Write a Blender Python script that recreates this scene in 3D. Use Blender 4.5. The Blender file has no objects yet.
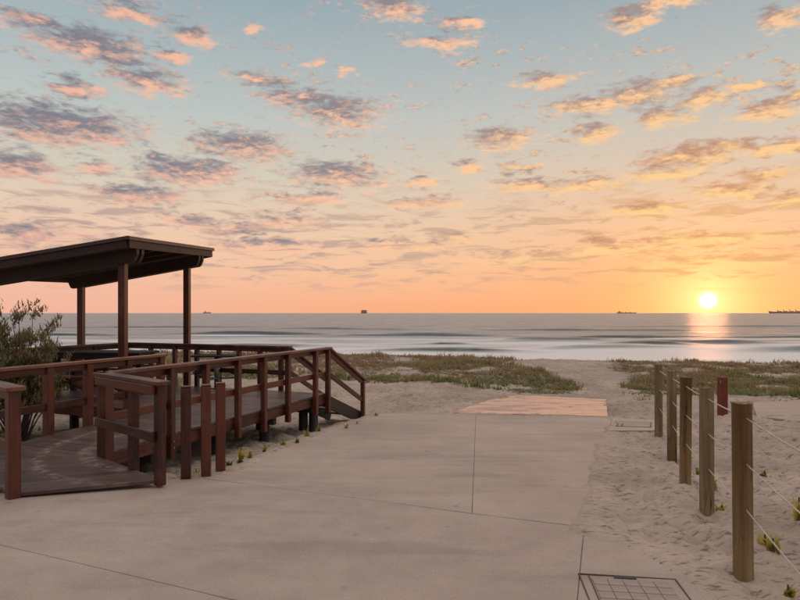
import bpy, bmesh, math, random
import numpy as np
from mathutils import Vector, Matrix

random.seed(7)
rng = np.random.default_rng(7)
scene = bpy.context.scene
C = scene.collection
R = math.radians

# ------------------------------------------------------------------ camera
F, EYE, HOR = 600.0, 1.6, 313.0          # focal length (px of an 800 px wide picture), eye height, horizon row
cam = bpy.data.cameras.new('camera')
cam.sensor_width = 36.0
cam.lens = 36.0 * F / 800.0
cam.shift_y = (HOR - 300.0) / 800.0
cam.clip_start, cam.clip_end = 0.05, 60000
cam_o = bpy.data.objects.new('camera', cam)
C.objects.link(cam_o)
cam_o.location = (0, 0, EYE)
cam_o.rotation_euler = (R(90), 0, 0)
scene.camera = cam_o
scene.render.resolution_x, scene.render.resolution_y = 1024, 768

# ------------------------------------------------------------------ node helpers
def lin(*c):
    out = []
    for v in c:
        v = v / 255.0
        out.append(v / 12.92 if v <= 0.04045 else ((v + 0.055) / 1.055) ** 2.4)
    return tuple(out) + (1.0,)

class NT:
    """small helper round a node tree"""
    def __init__(s, tree):
        s.t = tree
    def n(s, typ, **kw):
        nd = s.t.nodes.new(typ)
        for k, v in kw.items():
            setattr(nd, k, v)
        return nd
    def l(s, a, b):
        s.t.links.new(a, b)
    def put(s, sock, v):
        if isinstance(v, bpy.types.NodeSocket):
            s.l(v, sock)
        else:
            sock.default_value = v
    def m(s, op, a, b=None, c=None, clamp=False):
        nd = s.n('ShaderNodeMath', operation=op, use_clamp=clamp)
        s.put(nd.inputs[0], a)
        if b is not None: s.put(nd.inputs[1], b)
        if c is not None: s.put(nd.inputs[2], c)
        return nd.outputs[0]
    def vm(s, op, a, b=None):
        nd = s.n('ShaderNodeVectorMath', operation=op)
        s.put(nd.inputs[0], a)
        if b is not None: s.put(nd.inputs[1], b)
        return nd.outputs['Value'] if op in ('DOT_PRODUCT', 'LENGTH', 'DISTANCE') else nd.outputs[0]
    def mix(s, f, a, b, blend='MIX'):
        nd = s.n('ShaderNodeMix', data_type='RGBA', blend_type=blend)
        s.put(nd.inputs[0], f); s.put(nd.inputs[6], a); s.put(nd.inputs[7], b)
        return nd.outputs[2]
    def ramp(s, f, stops, interp='LINEAR'):
        nd = s.n('ShaderNodeValToRGB')
        cr = nd.color_ramp
        cr.interpolation = interp
        while len(cr.elements) < len(stops):
            cr.elements.new(0.5)
        for e, (p, c) in zip(cr.elements, stops):
            e.position = p
            e.color = c if len(c) == 4 else tuple(c) + (1,)
        s.put(nd.inputs[0], f)
        return nd.outputs[0]
    def mr(s, v, a, b, c=0.0, d=1.0, smooth=False):
        nd = s.n('ShaderNodeMapRange', interpolation_type='SMOOTHSTEP' if smooth else 'LINEAR')
        s.put(nd.inputs[0], v)
        for i, x in enumerate((a, b, c, d)):
            s.put(nd.inputs[i + 1], x)
        return nd.outputs[0]
    def noise(s, vec, scale, detail=4, rough=0.55, dist=0.0, out=0):
        nd = s.n('ShaderNodeTexNoise')
        if vec is not None: s.l(vec, nd.inputs['Vector'])
        nd.inputs['Scale'].default_value = scale
        nd.inputs['Detail'].default_value = detail
        nd.inputs['Roughness'].default_value = rough
        nd.inputs['Distortion'].default_value = dist
        return nd.outputs[out]
    def xyz(s, v):
        nd = s.n('ShaderNodeSeparateXYZ'); s.l(v, nd.inputs[0]); return nd.outputs
    def comb(s, x, y, z):
        nd = s.n('ShaderNodeCombineXYZ')
        for i, v in enumerate((x, y, z)): s.put(nd.inputs[i], v)
        return nd.outputs[0]

# ------------------------------------------------------------------ sun direction, world sky
SUN_AZ = math.atan2(308, 600)                       # to the right of straight ahead (+Y)
SUN_EL = math.atan2(12.5, math.hypot(600, 308))
SUN = Vector((math.sin(SUN_AZ) * math.cos(SUN_EL), math.cos(SUN_AZ) * math.cos(SUN_EL), math.sin(SUN_EL)))

# cloud banks: (picture x, y, half width, half height) turned into directions of the sky
CLOUDS = [(130,12,28,7),(95,45,52,17),(148,80,38,20),(196,34,24,9),(170,56,16,7),(72,88,27,9),(60,125,74,19),(18,165,42,13),
 (298,98,46,11),(338,113,42,15),(262,79,30,6),(245,147,52,15),(190,172,46,13),(158,158,20,6),(340,176,58,14),(312,199,34,5),
 (95,170,18,4),(140,197,42,9),(30,234,40,11),(292,223,38,8),(228,229,34,6),(192,220,22,4),(392,5,38,11),(254,28,12,7),(345,70,11,9),
 (313,63,9,5),(440,42,30,6),(463,23,22,5),(632,18,30,9),(662,4,42,7),(782,18,28,8),(588,105,46,12),(640,95,28,14),(664,118,28,9),
 (548,79,32,6),(676,82,20,5),(706,98,20,10),(752,86,24,5),(792,94,18,6),(594,132,24,9),(500,139,36,13),(772,110,38,5),(690,156,48,7),
 (728,146,28,5),(660,174,38,6),(778,146,28,7),(470,167,17,5),(522,168,20,5),(420,184,15,5),(422,204,34,8),(526,186,28,6),(586,186,38,8),
 (736,189,34,5),(766,172,28,4),(650,210,35,7),(790,199,24,6),(455,238,20,5),(600,240,26,4),(700,238,60,6),(610,252,50,5),(90,262,70,5),
 (400,246,60,5),(520,258,60,4),(720,262,60,5),(270,247,50,5),(30,20,34,8)]
world = bpy.data.worlds.new('World')
scene.world = world
world.use_nodes = True
wt = NT(world.node_tree)
world.node_tree.nodes.clear()

# node group: density of cloud at a direction given as (azimuth, elevation, 0)
grp = bpy.data.node_groups.new('cloud_density', 'ShaderNodeTree')
grp.interface.new_socket('P', in_out='INPUT', socket_type='NodeSocketVector')
grp.interface.new_socket('D', in_out='OUTPUT', socket_type='NodeSocketFloat')
g = NT(grp)
gi, go = g.n('NodeGroupInput'), g.n('NodeGroupOutput')
P = gi.outputs[0]
px_, py_, _ = g.xyz(P)
# flat cloud sheet seen in perspective
den = g.m('ADD', g.m('MAXIMUM', py_, 0.0), 0.10)
plane = g.comb(g.m('DIVIDE', px_, den), g.m('DIVIDE', 1.0, den), 0.0)
wv = g.n('ShaderNodeMapping'); g.l(P, wv.inputs[0]); wv.inputs['Scale'].default_value = (16, 42, 1)
nz1 = g.noise(wv.outputs[0], 1.0, 3, 0.6, out=1)
wv2 = g.n('ShaderNodeMapping'); g.l(P, wv2.inputs[0]); wv2.inputs['Scale'].default_value = (44, 125, 1)
nz2 = g.noise(wv2.outputs[0], 1.0, 4, 0.62, 0.5)
warp = g.vm('MULTIPLY', g.vm('SUBTRACT', nz1, (0.5, 0.5, 0.5)), (0.085, 0.032, 0.0))
Q = g.vm('ADD', P, warp)
# banks are sorted into a few size classes, so that each costs only a distance
SIZES = [(10, 5), (18, 6), (24, 5), (24, 9), (36, 6.5), (36, 12), (46, 9.5), (52, 14.5), (66, 6), (74, 19)]
classes = {}
for (cx, cy, hw, hh) in CLOUDS:
    k = min(range(len(SIZES)), key=lambda i: abs(math.log(SIZES[i][0] / hw)) + abs(math.log(SIZES[i][1] / hh)))
    classes.setdefault(k, []).append((cx, cy))
acc = None
for k, items in classes.items():
    kx, ky = F / (1.12 * SIZES[k][0]), F / (1.25 * SIZES[k][1])
    Qk = g.vm('MULTIPLY', Q, (kx, ky, 0))
    mn = None
    for (cx, cy) in items:
        az = math.atan2(cx - 400, F)
        el = math.atan2(HOR - cy, math.hypot(F, cx - 400))
        d = g.vm('DISTANCE', Qk, (az * kx, el * ky, 0))
        mn = d if mn is None else g.m('MINIMUM', mn, d)
    acc = mn if acc is None else g.m('MINIMUM', acc, mn)
acc = g.m('SUBTRACT', 1.0, acc)
acc = g.m('MAXIMUM', g.m('MULTIPLY', acc, 1.15), -0.5)
# everywhere else the sheet simply goes on as noise (outside the banks listed above)
sheet = g.mr(g.noise(plane, 2.6, 4, 0.62), 0.50, 0.72, -0.55, 0.45)
far = g.mr(g.m('ABSOLUTE', px_), 0.62, 0.80, 0.0, 1.0, True)
high = g.mr(py_, 0.44, 0.60, 0.0, 1.0, True)
outside = g.m('MAXIMUM', far, high)
sheet2 = g.m('ADD', sheet, g.m('MULTIPLY', g.m('SUBTRACT', outside, 1.0), 0.30))
body = g.m('MAXIMUM', acc, sheet2)
dens = g.m('ADD', body, g.m('MULTIPLY', g.m('SUBTRACT', nz2, 0.5), 2.1))
g.l(dens, go.inputs[0])

tc = wt.n('ShaderNodeTexCoord')
dirv = tc.outputs['Generated']
dx, dy, dz = wt.xyz(dirv)
az = wt.m('ARCTAN2', dx, dy)
el = wt.m('ARCSINE', dz)
PE = wt.comb(az, el, 0.0)
def cloud(v):
    nd = wt.n('ShaderNodeGroup'); nd.node_tree = grp
    wt.l(v, nd.inputs[0])
    return nd.outputs[0]
D0 = cloud(PE)
# a second sample a little nearer the sun: where the sheet thins out towards the sun it is lit
D1 = cloud(wt.vm('ADD', PE, (0.014, -0.014, 0.0)))
sdot = wt.vm('DOT_PRODUCT', dirv, tuple(SUN))
ang = wt.m('ARCCOSINE', wt.m('MINIMUM', sdot, 0.999999))
# clear air: colour by elevation
elr = wt.mr(el, 0.0, 0.6)
base = wt.ramp(elr, [(0.0, lin(252, 178, 134)), (0.055, lin(252, 191, 150)), (0.13, lin(249, 206, 168)), (0.22, lin(240, 212, 182)),
                     (0.36, lin(216, 211, 194)), (0.52, lin(190, 202, 200)), (0.78, lin(154, 176, 185)), (1.0, lin(148, 170, 182))])
# the air away from the sunrise is a little pinker low down
away = wt.mr(ang, 0.35, 1.1, 0.0, 1.0, True)
low = wt.mr(el, 0.02, 0.22, 1.0, 0.0, True)
base = wt.mix(wt.m('MULTIPLY', wt.m('MULTIPLY', away, low), 0.70), base, lin(246, 192, 176))
# towards the zenith, above the view, the sky is brightened to light the ground
zen = wt.mr(el, 0.50, 1.05, 0.0, 1.0, True)
base = wt.mix(zen, base, (1.02, 0.89, 0.83, 1))
# warm glow round the sun
eang = wt.vm('LENGTH', wt.vm('MULTIPLY', wt.vm('SUBTRACT', PE, (SUN_AZ, SUN_EL, 0)), (1.0, 2.2, 0)))
g1 = wt.m('POWER', 2.718, wt.m('MULTIPLY', eang, -2.6))
g2 = wt.m('POWER', 2.718, wt.m('MULTIPLY', eang, -5.6))
g3 = wt.m('POWER', 2.718, wt.m('MULTIPLY', ang, -20.0))
skyc = wt.mix(wt.m('MULTIPLY', g1, 0.55), base, (1.0, 0.41, 0.19, 1))
skyc = wt.mix(wt.m('MULTIPLY', g2, 0.85, clamp=True), skyc, (1.0, 0.34, 0.10, 1))
skyc = wt.mix(wt.m('MULTIPLY', g3, 1.35, clamp=True), skyc, (1.25, 0.98, 0.40, 1))
# physical sky underneath it all, low sun
nish = wt.n('ShaderNodeTexSky', sky_type='NISHITA', sun_disc=False)
nish.sun_elevation, nish.sun_rotation = R(2.0), SUN_AZ
skyc = wt.mix(0.06, skyc, wt.vm('MULTIPLY', nish.outputs[0], (0.12, 0.12, 0.12)))
# clouds: violet grey where thick, pink to orange where the low sun reaches them
lit_c = wt.ramp(wt.mr(ang, 0.0, 1.0), [(0.0, (1.1, 0.74, 0.26, 1)), (0.25, (1.0, 0.62, 0.30, 1)), (0.55, lin(252, 200, 164)), (1.0, lin(240, 186, 162))])
dark_c = wt.ramp(wt.mr(ang, 0.0, 1.0), [(0.0, lin(236, 150, 84)), (0.32, lin(168, 144, 136)), (0.6, lin(146, 136, 140)), (1.0, lin(128, 127, 138))])
shade = wt.m('ADD', wt.m('MULTIPLY', wt.m('SUBTRACT', D0, D1), 1.1), wt.mr(D0, -0.1, 0.85, 0.50, -0.22))
lowc = wt.mr(el, 0.03, 0.16, 0.3, 0.0)
puffm = wt.n('ShaderNodeMapping'); wt.l(PE, puffm.inputs[0]); puffm.inputs['Scale'].default_value = (90, 210, 1)
puff = wt.noise(puffm.outputs[0], 1.0, 3, 0.6, 0.4)
shade = wt.m('ADD', wt.m('ADD', shade, lowc), wt.m('MULTIPLY', wt.m('SUBTRACT', puff, 0.5), 0.9))
cc = wt.mix(wt.mr(shade, -0.25, 1.05, 0.0, 1.0, True), dark_c, lit_c)
cm = wt.mr(D0, -0.12, 0.80, 0.0, 0.97, True)
cm = wt.m('MULTIPLY', cm, wt.mr(el, 0.02, 0.12, 0.0, 1.0, True))
skyc = wt.mix(cm, skyc, cc)
# thin streaks low over the sea
st = wt.n('ShaderNodeMapping'); wt.l(PE, st.inputs[0]); st.inputs['Scale'].default_value = (13, 85, 1)
streak = wt.mr(wt.noise(st.outputs[0], 1.0, 5, 0.6, 0.6), 0.48, 0.64, 0.0, 0.80, True)
# wisps between the banks
st2 = wt.n('ShaderNodeMapping'); wt.l(PE, st2.inputs[0]); st2.inputs['Scale'].default_value = (25, 80, 1); st2.inputs['Rotation'].default_value = (0, 0, R(6))
wisp = wt.mr(wt.noise(st2.outputs[0], 1.0, 5, 0.66, 0.3), 0.51, 0.66, 0.0, 0.80, True)
st3 = wt.n('ShaderNodeMapping'); wt.l(PE, st3.inputs[0]); st3.inputs['Scale'].default_value = (6, 14, 1)
wisp = wt.m('MULTIPLY', wisp, wt.mr(wt.noise(st3.outputs[0], 1.0, 2, 0.5), 0.42, 0.62, 0.15, 1.0, True))
wisp = wt.m('MULTIPLY', wisp, wt.m('MULTIPLY', wt.mr(el, 0.10, 0.16, 0, 1, True), wt.mr(el, 0.36, 0.55, 1, 0.25, True)))
skyc = wt.mix(wisp, skyc, wt.mix(wt.mr(puff, 0.35, 0.65), dark_c, lit_c))
streak = wt.m('MULTIPLY', streak, wt.m('MULTIPLY', wt.mr(el, 0.02, 0.07, 0, 1, True), wt.mr(el, 0.13, 0.24, 1, 0, True)))
skyc = wt.mix(streak, skyc, wt.mix(0.35, dark_c, lit_c))
# the sun's disc with the veil of light close round it
disc = wt.mr(ang, 0.0020, 0.0165, 1.0, 0.0, True)
skyc = wt.mix(disc, skyc, (3.0, 2.7, 2.0, 1))
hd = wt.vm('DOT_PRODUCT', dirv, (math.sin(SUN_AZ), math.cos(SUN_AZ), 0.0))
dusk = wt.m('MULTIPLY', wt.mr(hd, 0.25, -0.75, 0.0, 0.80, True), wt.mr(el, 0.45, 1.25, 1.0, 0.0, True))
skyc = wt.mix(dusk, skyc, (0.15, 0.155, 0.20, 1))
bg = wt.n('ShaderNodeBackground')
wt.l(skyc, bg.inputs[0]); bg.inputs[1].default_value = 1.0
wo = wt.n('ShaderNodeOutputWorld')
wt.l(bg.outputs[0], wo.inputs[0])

sun = bpy.data.lights.new('sun', 'SUN')
sun.energy, sun.angle, sun.color = 0.05, R(3.0), (1.0, 0.40, 0.18)
sun_o = bpy.data.objects.new('sun', sun)
C.objects.link(sun_o)
lamp_dir = Vector((math.sin(SUN_AZ) * math.cos(R(4.0)), math.cos(SUN_AZ) * math.cos(R(4.0)), math.sin(R(4.0))))
sun_o.rotation_euler = lamp_dir.to_track_quat('Z', 'Y').to_euler()

vs = scene.view_settings
vs.view_transform, vs.look, vs.exposure, vs.gamma = 'Standard', 'None', 0.0, 1.0
vs.use_curve_mapping = False
scene.render.engine = 'CYCLES'
scene.cycles.max_bounces = 5
scene.cycles.diffuse_bounces = 2
scene.cycles.glossy_bounces = 2
world.cycles.sampling_method = 'MANUAL'
world.cycles.sample_map_resolution = 256

# ------------------------------------------------------------------ ground height and pixel helpers
def gz(Y):
    """height of the sloping beach access"""
    Y = np.asarray(Y, dtype=float)
    t = np.clip((Y - 3.6) / 2.0, 0, 1)
    z = -0.03 * t * (np.clip(Y, 3.6, 5.6) - 3.6)
    z = z - 0.06 * np.clip(Y - 5.6, 0, 13.4)
    return z
def gz1(Y):
    return float(gz(Y))
def Wz(px, py, z):
    Y = (EYE - z) * F / (py - HOR)
    return Vector(((px - 400) / F * Y, Y, z))
def Wg(px, py):
    Y = 5.0
    for _ in range(60):
        Y = 0.5 * Y + 0.5 * (EYE - gz1(Y)) * F / (py - HOR)
    return Vector(((px - 400) / F * Y, Y, gz1(Y)))

def hash2(ix, iy, seed):
    h = (ix.astype(np.int64) * 374761393 + iy.astype(np.int64) * 668265263 + seed * 974634777) & 0xFFFFFFFF
    h = ((h ^ (h >> 13)) * 1274126177) & 0xFFFFFFFF
    return ((h ^ (h >> 16)) & 0xFFFF) / 65535.0
def vnoise(x, y, seed=0):
    x = np.asarray(x, float); y = np.asarray(y, float)
    ix, iy = np.floor(x), np.floor(y)
    fx, fy = x - ix, y - iy
    fx, fy = fx * fx * (3 - 2 * fx), fy * fy * (3 - 2 * fy)
    a, b = hash2(ix, iy, seed), hash2(ix + 1, iy, seed)
    c, d = hash2(ix, iy + 1, seed), hash2(ix + 1, iy + 1, seed)
    return (a * (1 - fx) + b * fx) * (1 - fy) + (c * (1 - fx) + d * fx) * fy
def fbm(x, y, seed=0, oct=4):
    s, a = 0, 0.5
    for i in range(oct):
        s = s + a * vnoise(x * 2 ** i, y * 2 ** i, seed + i)
        a *= 0.5
    return s / 0.9375
def sstep(a, b, x):
    t = np.clip((x - a) / (b - a), 0, 1)
    return t * t * (3 - 2 * t)

# ------------------------------------------------------------------ materials
def material(name):
    m = bpy.data.materials.new(name)
    m.use_nodes = True
    t = NT(m.node_tree)
    return m, t, m.node_tree.nodes['Principled BSDF']
def bump(t, b, h, strength, dist):
    nd = t.n('ShaderNodeBump')
    nd.inputs['Strength'].default_value = strength
    nd.inputs['Distance'].default_value = dist
    t.l(h, nd.inputs['Height'])
    t.l(nd.outputs[0], b.inputs['Normal'])

def wood_mat(name, dark, light, rough=0.55, worn=None, streak_arc=False, cracks=False):
    m, t, b = material(name)
    co = t.n('ShaderNodeTexCoord').outputs['Object']
    rnd = t.n('ShaderNodeObjectInfo').outputs['Random']
    off = t.comb(t.m('MULTIPLY', rnd, 37.0), t.m('MULTIPLY', rnd, 11.0), 0.0)
    mp = t.n('ShaderNodeMapping'); mp.inputs['Scale'].default_value = (1.6, 26, 26)
    t.l(t.vm('ADD', co, off), mp.inputs[0])
    grain = t.noise(mp.outputs[0], 1.0, 6, 0.65, 0.8)
    blot = t.noise(t.vm('ADD', co, off), 2.3, 3, 0.5)
    f = t.m('ADD', t.m('MULTIPLY', grain, 0.75), t.m('MULTIPLY', blot, 0.4))
    f = t.m('ADD', f, t.m('MULTIPLY', t.m('SUBTRACT', rnd, 0.5), 0.28))
    col = t.mix(t.mr(f, 0.35, 0.85), dark, light)
    if cracks:
        mc = t.n('ShaderNodeMapping'); mc.inputs['Scale'].default_value = (1.1, 17, 17); t.l(t.vm('ADD', co, off), mc.inputs[0])
        ck = t.noise(mc.outputs[0], 1.0, 3, 0.5, 0.3)
        ck = t.mr(t.m('ABSOLUTE', t.m('SUBTRACT', ck, 0.5)), 0.0, 0.022, 1.0, 0.0, True)
        col = t.mix(t.m('MULTIPLY', ck, t.mr(blot, 0.42, 0.6)), col, (0.012, 0.008, 0.005, 1))
    if worn:
        pos = t.n('ShaderNodeNewGeometry').outputs['Position']
        w1 = t.mr(t.noise(pos, 3.1, 5, 0.7), 0.52, 0.75, 0.0, 0.55, True)
        col = t.mix(w1, col, worn)
        if streak_arc:
            # the pale scuff where wheels turn off the concrete onto the boardwalk
            cx, cy, rr = streak_arc
            x, y, _z = t.xyz(pos)
            dist = t.m('SQRT', t.m('ADD', t.m('POWER', t.m('SUBTRACT', x, cx), 2.0), t.m('POWER', t.m('SUBTRACT', y, cy), 2.0)))
            dist = t.m('ADD', dist, t.m('MULTIPLY', t.m('SUBTRACT', t.noise(pos, 5.0, 3), 0.5), 0.16))
            e1 = t.mr(t.m('ABSOLUTE', t.m('SUBTRACT', dist, rr)), 0.02, 0.10, 1.0, 0.0, True)
            e2 = t.mr(t.m('ABSOLUTE', t.m('SUBTRACT', dist, rr - 0.45)), 0.02, 0.12, 0.8, 0.0, True)
            br = t.mr(t.noise(pos, 9.0, 4, 0.7), 0.42, 0.62, 0.0, 1.0, True)
            reach = t.m('MULTIPLY', t.mr(y, 5.5, 6.2, 0.4, 1.0), t.mr(y, 7.6, 9.0, 1.0, 0.0))
            e = t.m('MULTIPLY', t.m('MULTIPLY', t.m('MAXIMUM', e1, e2), br), t.m('MULTIPLY', reach, 0.75))
            col = t.mix(e, col, (0.36, 0.28, 0.23, 1))
    t.l(col, b.inputs['Base Color'])
    t.put(b.inputs['Roughness'], t.mr(grain, 0.2, 0.8, rough - 0.08, rough + 0.12))
    bump(t, b, grain, 0.35, 0.004)
    return m

M = {}
M['wood'] = wood_mat('stained_hardwood', (0.026, 0.0075, 0.005, 1), (0.190, 0.048, 0.025, 1), 0.40, worn=(0.20, 0.085, 0.058, 1))
M['handrail'] = wood_mat('worn_skylit_handrail', (0.070, 0.024, 0.016, 1), (0.32, 0.12, 0.075, 1), 0.36, worn=(0.34, 0.19, 0.14, 1))  # paler than the posts: wear, plus sky light on the tops put into the colour
M['wood_dark'] = wood_mat('dark_hardwood', (0.022, 0.0095, 0.007, 1), (0.072, 0.030, 0.021, 1), 0.55)
# arc of the scuff mark through three points of the deck
def circle3(a, b, c):
    ax, ay, bx, by, cx, cy = a[0], a[1], b[0], b[1], c[0], c[1]
    d = 2 * (ax * (by - cy) + bx * (cy - ay) + cx * (ay - by))
    ux = ((ax**2 + ay**2) * (by - cy) + (bx**2 + by**2) * (cy - ay) + (cx**2 + cy**2) * (ay - by)) / d
    uy = ((ax**2 + ay**2) * (cx - bx) + (bx**2 + by**2) * (ax - cx) + (cx**2 + cy**2) * (bx - ax)) / d
    return ux, uy, math.hypot(ax - ux, ay - uy)
ARC = circle3(Wz(80, 482, 0), Wz(49, 450, 0.02), Wz(100, 432, 0.05))
M['deck'] = wood_mat('weathered_decking', (0.055, 0.028, 0.022, 1), (0.160, 0.088, 0.070, 1), 0.46, worn=(0.18, 0.11, 0.088, 1), streak_arc=ARC)
M['pile'] = wood_mat('black_pile', (0.018, 0.016, 0.015, 1), (0.06, 0.052, 0.046, 1), 0.7)
M['pine'] = wood_mat('treated_pine', (0.075, 0.042, 0.017, 1), (0.33, 0.205, 0.085, 1), 0.75, cracks=True)
M['table'] = wood_mat('dark_table_timber', (0.012, 0.008, 0.007, 1), (0.04, 0.024, 0.019, 1), 0.7)

def flat_mat(name, col, rough=0.5, metal=0.0, var=0.25):
    m, t, b = material(name)
    co = t.n('ShaderNodeTexCoord').outputs['Object']
    nz = t.noise(co, 6.0, 5, 0.6)
    c2 = tuple(min(1, c * (1 - var)) for c in col[:3]) + (1,)
    t.l(t.mix(t.mr(nz, 0.35, 0.65), c2, col), b.inputs['Base Color'])
    t.put(b.inputs['Roughness'], t.mr(nz, 0.3, 0.7, rough * 0.85, min(1, rough * 1.15)))
    b.inputs['Metallic'].default_value = metal
    return m
M['steel'] = flat_mat('grey_steel', (0.30, 0.29, 0.28, 1), 0.4, 0.8)
M['galv'] = flat_mat('dark_stringer_steel', (0.055, 0.042, 0.036, 1), 0.55, 0.3)
M['cap'] = flat_mat('roof_capping', (0.095, 0.066, 0.055, 1), 0.42, 0.2)
M['roofmetal'] = flat_mat('roof_sheet', (0.09, 0.075, 0.07, 1), 0.5, 0.3)
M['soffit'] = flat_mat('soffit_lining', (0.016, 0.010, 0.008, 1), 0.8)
M['wire'] = flat_mat('fence_wire', (0.62, 0.56, 0.50, 1), 0.45, 0.3)
M['rust'] = flat_mat('rust_red_paint', (0.23, 0.045, 0.020, 1), 0.65, 0.0, 0.45)
M['hull'] = flat_mat('hazed_ship_hull', (0.62, 0.40, 0.30, 1), 0.7)  # paled: distance haze put into the hull colour
M['shipw'] = flat_mat('hazed_ship_house', (0.75, 0.52, 0.4, 1), 0.7)  # same painted haze on the upper works
M['cover'] = flat_mat('concrete_cover', (0.47, 0.355, 0.300, 1), 0.8)
M['coverframe'] = flat_mat('cover_frame', (0.13, 0.105, 0.09, 1), 0.75)

def concrete(name, wet=False):
    m, t, b = material(name)
    pos = t.n('ShaderNodeNewGeometry').outputs['Position']
    rnd = t.n('ShaderNodeObjectInfo').outputs['Random']
    big = t.noise(pos, 0.55, 4, 0.55)
    mid = t.noise(pos, 3.2, 6, 0.65)
    fine = t.noise(pos, 95.0, 3, 0.7)
    vor = t.n('ShaderNodeTexVoronoi'); vor.inputs['Scale'].default_value = 62.0
    t.l(pos, vor.inputs['Vector'])
    f = t.m('ADD', t.m('MULTIPLY', big, 0.55), t.m('MULTIPLY', mid, 0.45))
    col = t.mix(t.mr(f, 0.38, 0.62), (0.445, 0.330, 0.268, 1), (0.61, 0.468, 0.388, 1))
    col = t.mix(t.m('MULTIPLY', t.m('SUBTRACT', rnd, 0.5), 0.35, clamp=True), col, (0.36, 0.29, 0.25, 1))
    col = t.mix(t.mr(fine, 0.35, 0.75, 0.0, 0.45), col, (0.20, 0.148, 0.125, 1))
    speck = t.mr(vor.outputs['Distance'], 0.08, 0.34, 0.45, 0.0)
    pick = t.mr(t.xyz(vor.outputs['Color'])[0], 0.80, 0.90)
    col = t.mix(t.m('MULTIPLY', speck, pick), col, (0.80, 0.72, 0.64, 1))
    pick2 = t.mr(t.xyz(vor.outputs['Color'])[1], 0.86, 0.94)
    col = t.mix(t.m('MULTIPLY', speck, pick2), col, (0.13, 0.10, 0.09, 1))
    # small dark stains
    sp = t.noise(pos, 7.0, 2, 0.4)
    col = t.mix(t.mr(sp, 0.70, 0.78, 0.0, 0.5), col, (0.20, 0.15, 0.13, 1))
    # sand dust tracked along the edges and scuffs across the slabs
    ms = t.n('ShaderNodeMapping'); ms.inputs['Rotation'].default_value = (0, 0, R(20)); ms.inputs['Scale'].default_value = (0.5, 2.4, 1); t.l(pos, ms.inputs[0])
    sc_ = t.noise(ms.outputs[0], 1.0, 6, 0.68, 0.5)
    col = t.mix(t.mr(sc_, 0.52, 0.72, 0.0, 0.45, True), col, (0.60, 0.49, 0.40, 1))
    col = t.mix(t.mr(sc_, 0.46, 0.30, 0.0, 0.40, True), col, (0.27, 0.205, 0.165, 1))
    if wet:
        # dragged sand and water: diagonal streaks
        mp = t.n('ShaderNodeMapping'); mp.inputs['Rotation'].default_value = (0, 0, R(35)); mp.inputs['Scale'].default_value = (1.3, 3.4, 1)
        t.l(pos, mp.inputs[0])
        strk = t.noise(mp.outputs[0], 1.0, 5, 0.65, 0.6)
        col = t.mix(t.mr(strk, 0.5, 0.62), (0.66, 0.41, 0.33, 1), (0.50, 0.30, 0.24, 1))  # pink-orange glow of the low sun put into the base colour
        t.put(b.inputs['Roughness'], t.mr(strk, 0.46, 0.64, 0.24, 0.75))
        bump(t, b, strk, 0.3, 0.02)
        b.inputs['Coat Weight'].default_value = 0.0
        b.inputs['Coat Roughness'].default_value = 0.12
    else:
        t.put(b.inputs['Roughness'], t.mr(mid, 0.3, 0.7, 0.62, 0.82))
        h = t.m('ADD', t.m('MULTIPLY', fine, 0.6), t.m('MULTIPLY', mid, 0.8))
        bump(t, b, h, 0.25, 0.004)
    t.l(col, b.inputs['Base Color'])
    return m
M['concrete'] = concrete('path_concrete')
M['wet_sunlit'] = concrete('wet_sunlit_concrete', True)

m, t, b = material('beach_sand')
pos = t.n('ShaderNodeNewGeometry').outputs['Position']
n1 = t.noise(pos, 0.8, 5, 0.6); n2 = t.noise(pos, 9.0, 6, 0.7); n3 = t.noise(pos, 160.0, 2, 0.6)
col = t.mix(t.mr(n1, 0.35, 0.65), (0.43, 0.335, 0.265, 1), (0.61, 0.48, 0.385, 1))
col = t.mix(t.mr(n2, 0.48, 0.72, 0.0, 0.55), col, (0.30, 0.24, 0.20, 1))
col = t.mix(t.mr(n3, 0.5, 0.8, 0.0, 0.3), col, (0.30, 0.24, 0.20, 1))
# leaf litter and dark grains, doubling as painted shade of the trampled relief
mpl = t.n('ShaderNodeMapping'); mpl.inputs['Scale'].default_value = (9, 22, 9); mpl.inputs['Rotation'].default_value = (0, 0, R(14)); t.l(pos, mpl.inputs[0])
lit = t.noise(mpl.outputs[0], 1.0, 6, 0.72)
col = t.mix(t.mr(lit, 0.52, 0.64, 0.0, 0.75, True), col, (0.13, 0.10, 0.08, 1))
# soil and runners under the dune plants
sx, sy, sz = t.xyz(pos)
veg = t.n('ShaderNodeAttribute', attribute_name='veg').outputs['Fac']
col = t.mix(t.m('MULTIPLY', veg, t.mr(n2, 0.35, 0.6, 0.35, 0.85)), col, (0.15, 0.125, 0.07, 1))
t.l(col, b.inputs['Base Color'])
b.inputs['Roughness'].default_value = 0.9
b.inputs['Specular IOR Level'].default_value = 0.2
h = t.m('ADD', t.m('MULTIPLY', n2, 1.0), t.m('MULTIPLY', n3, 0.12))
bump(t, b, h, 0.6, 0.03)
M['sand'] = m

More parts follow.
